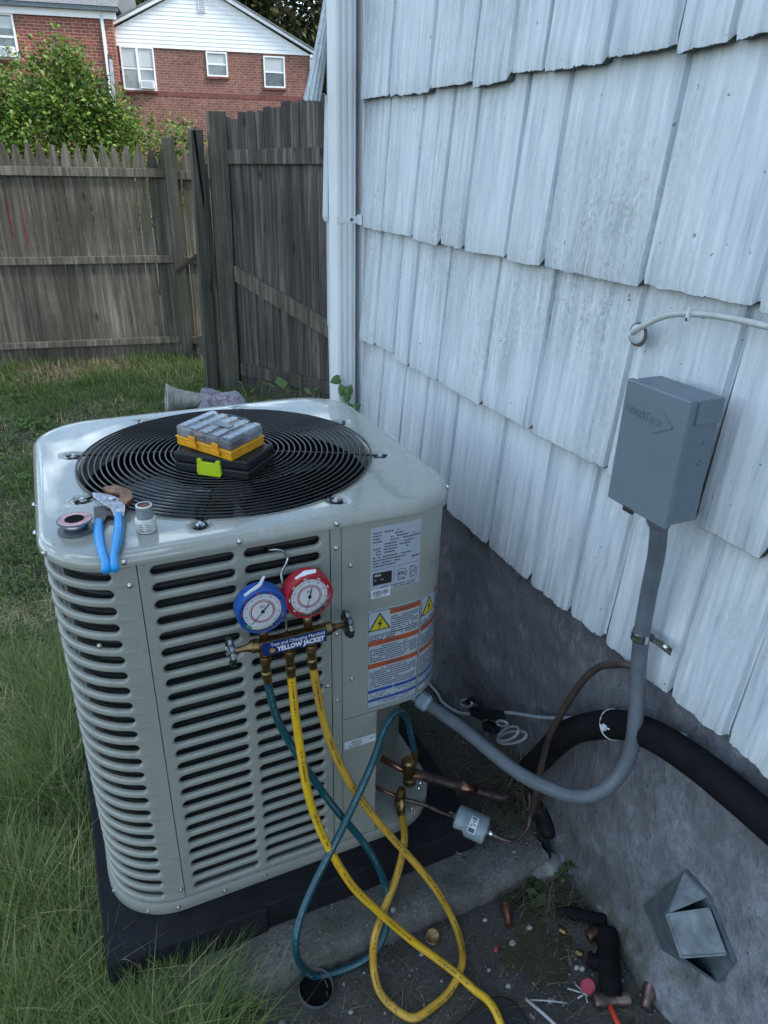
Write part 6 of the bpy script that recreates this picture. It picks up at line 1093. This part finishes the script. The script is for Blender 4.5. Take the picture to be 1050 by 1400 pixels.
# ---- brick houses, built in their own frame (x along the wall, y into the house)
def window(parent, x0, x1, z0, z1, panes=1, ac=False, blind=0.5):
    fr = MB(); o = 0.05
    for a in ((x0 - o, x1 + o, z1, z1 + o), (x0 - o, x1 + o, z0 - o, z0), (x0 - o, x0, z0, z1), (x1, x1 + o, z0, z1)): fr.box(a[0], a[1], -0.055, 0.02, a[2], a[3])
    for k in range(1, panes): xm = x0 + (x1 - x0) * k / panes; fr.box(xm - 0.04, xm + 0.04, -0.055, 0.02, z0, z1)
    wdw = fr.build('window', trim_w, parent, local=True); zm = z0 + (z1 - z0) * 0.5
    for k in range(panes):
        a, e = x0 + (x1 - x0) * k / panes + (0.04 if k else 0), x0 + (x1 - x0) * (k + 1) / panes - (0.04 if k < panes - 1 else 0)
        m = MB(); m.box(a, e, -0.012, -0.006, z0, z1); m.build('pane', wglass, wdw, local=True)
        m = MB(); m.box(a, e, -0.030, -0.014, zm - 0.025, zm + 0.025); m.build('sash_bar', trim_w, wdw, local=True)
        m = MB(); zb_ = z1 - (z1 - z0) * blind
        q = z1 - 0.03
        while q > zb_: m.box(a + 0.01, e - 0.01, -0.0135, -0.0125, q - 0.022, q); q -= 0.027
        m.build('blind', blind_m, wdw, local=True)
    m = MB(); m.box(x0 - 0.08, x1 + 0.08, -0.09, 0.02, z0 - 0.12, z0 - 0.052); m.build('sill', soldier, wdw, local=True)
    if ac:
        a = x0 + (x1 - x0) * 0.54; m = MB(); m.box(a, x1 - 0.02, -0.28, -0.02, z0, z0 + 0.24); u2 = m.build('window_unit', trim_w, wdw, local=True)
        m = MB()
        for k in range(6): m.box(a + 0.04, x1 - 0.06, -0.284, -0.281, z0 + 0.03 + k * 0.032, z0 + 0.045 + k * 0.032)
        m.build('grille', jar_g, wdw, local=True)
ROT = math.atan2(-0.208, 0.978)
gh = thing('brick_house', 'brown brick house with a white clapboard gable behind the gate', 'house', (3.37, 29, -0.14), ROT); zo = 0.14
def wall_holes(b, x0, x1, z0, z1, holes):
    xs_ = sorted({x0, x1, *[h[0] for h in holes], *[h[1] for h in holes]}); zs_ = sorted({z0, z1, *[h[2] for h in holes], *[h[3] for h in holes]})
    for i in range(len(xs_) - 1):
        for j in range(len(zs_) - 1):
            xm, zm = (xs_[i] + xs_[i + 1]) / 2, (zs_[j] + zs_[j + 1]) / 2
            if any(h[0] < xm < h[1] and h[2] < zm < h[3] for h in holes): continue
            b.quads([(xs_[i], 0, zs_[j]), (xs_[i + 1], 0, zs_[j]), (xs_[i + 1], 0, zs_[j + 1]), (xs_[i], 0, zs_[j + 1])], [(0, 1, 2, 3)])
    b.quads([(x0, 0, z0), (x0, 9, z0), (x0, 9, z1), (x0, 0, z1)], [(0, 3, 2, 1)]); b.quads([(x1, 0, z0), (x1, 9, z0), (x1, 9, z1), (x1, 0, z1)], [(0, 1, 2, 3)]); b.quads([(x0, 9, z0), (x1, 9, z0), (x1, 9, z1), (x0, 9, z1)], [(0, 3, 2, 1)])
wins = [(0.40, 1.40, 3.55 + zo, 4.74 + zo, 2, True, 0.45), (3.24, 3.86, 4.06 + zo, 4.70 + zo, 1, False, 0.5), (5.21, 5.86, 3.79 + zo, 4.66 + zo, 1, False, 0.5)]
b = MB(); wall_holes(b, -0.75, 6.85, 0, 4.78 + zo, [w[:4] for w in wins]); b.build('wall', brick_b, gh, local=True)
b = MB(); b.box(-0.75, 6.85, -0.012, -0.001, 3.36 + zo, 3.50 + zo); b.build('brick_band', soldier, gh, local=True)
for w in wins: window(gh, *w)
xa, za, ze = 3.05, 6.66 + zo, 4.78 + zo; k_ = (za - ze) / (6.85 - xa); z = ze; ev_ = 0
while z < za - 0.03:
    h = 0.118; xr = 6.85 - (z - ze) / k_; xl = xa - (xr - xa); xr2 = 6.85 - (z + h - ze) / k_; xr2 = max(xr2, xa + 0.005); xl2 = xa - (xr2 - xa)
    b = MB(); b.prism([(max(xl, -0.75), -0.045, z), (xr, -0.045, z), (xr2, -0.030, z + h + 0.008), (max(xl2, -0.75), -0.030, z + h + 0.008)], (0, 0.03, 0)); b.build('clapboard', trim_w, gh, local=True); z += h
b = MB(); b.box(3.06, 3.30, -0.085, -0.03, 5.86 + zo, 6.30 + zo); gv = b.build('gable_vent', trim_w, gh, local=True)
b = MB()
for q in range(8): b.box(3.085, 3.275, -0.092, -0.086, 5.885 + zo + q * 0.05, 5.905 + zo + q * 0.05)
b.build('vent_slats', jar_g, gv, local=True)
b = MB(); dz = 0.16
b.prism([(xa, -0.22, za + dz), (7.08, -0.22, ze - 0.11 + dz), (7.08, -0.22, ze - 0.02), (xa, -0.22, za + 0.02)], (0, 0.20, 0)); b.prism([(xa, -0.22, za + dz), (xa, -0.22, za + 0.02), (-0.98, -0.22, ze - 0.02), (-0.98, -0.22, ze - 0.11 + dz)], (0, 0.20, 0)); b.build('rake_board', trim_w, gh, local=True)
b = MB(); b.prism([(xa, -0.26, za + dz + 0.05), (xa, -0.26, za + dz + 0.002), (7.12, -0.26, ze - 0.11 + dz), (7.12, -0.26, ze - 0.06 + dz)], (0, 9.5, 0)); b.prism([(xa, -0.26, za + dz + 0.05), (-1.02, -0.26, ze - 0.06 + dz), (-1.02, -0.26, ze - 0.11 + dz), (xa, -0.26, za + dz + 0.002)], (0, 9.5, 0)); b.build('roof', roof_m, gh, local=True)
b = MB(); b.box(6.80, 6.87, -0.09, -0.02, 0.2, 4.72 + zo); b.box(6.80, 7.14, -0.20, -0.06, 4.70 + zo, 4.80 + zo); b.build('downpipe', trim_w, gh, local=True)
lh = thing('brick_house', 'red brick house with grey roof and white fascia behind the shrub', 'house', (3.405, 28.45, -0.14), ROT); lh.scale = (1.183,) * 3; zo = -0.10
wins = [(-3.62, -2.50, 3.80 + zo, 4.78 + zo, 2, True, 0.3), (-8.2, -7.1, 3.70 + zo, 4.78 + zo, 2, False, 0.4)]
b = MB(); wall_holes(b, -12, 0.10, 0, 4.86 + zo, [w[:4] for w in wins]); b.build('wall', brick_a, lh, local=True)
for w in wins: window(lh, *w)
b = MB(); b.box(-12.3, 0.22, -0.10, -0.02, 4.82 + zo, 5.02 + zo); b.build('fascia', trim_w, lh, local=True)
b = MB(); b.box(-12.3, 0.30, -0.24, -0.105, 4.99 + zo, 5.09 + zo); b.build('gutter', galv, lh, local=True)
b = MB(); b.prism([(-12.3, -0.28, 5.09 + zo), (-12.3, 4.5, 7.6 + zo), (-12.3, 9.3, 5.09 + zo)], (12.62, 0, 0)); b.build('roof', roof_m, lh, local=True)
b = MB(); b.box(-0.20, -0.12, -0.10, -0.02, 0.2, 4.95 + zo); b.build('downpipe', trim_w, lh, local=True)
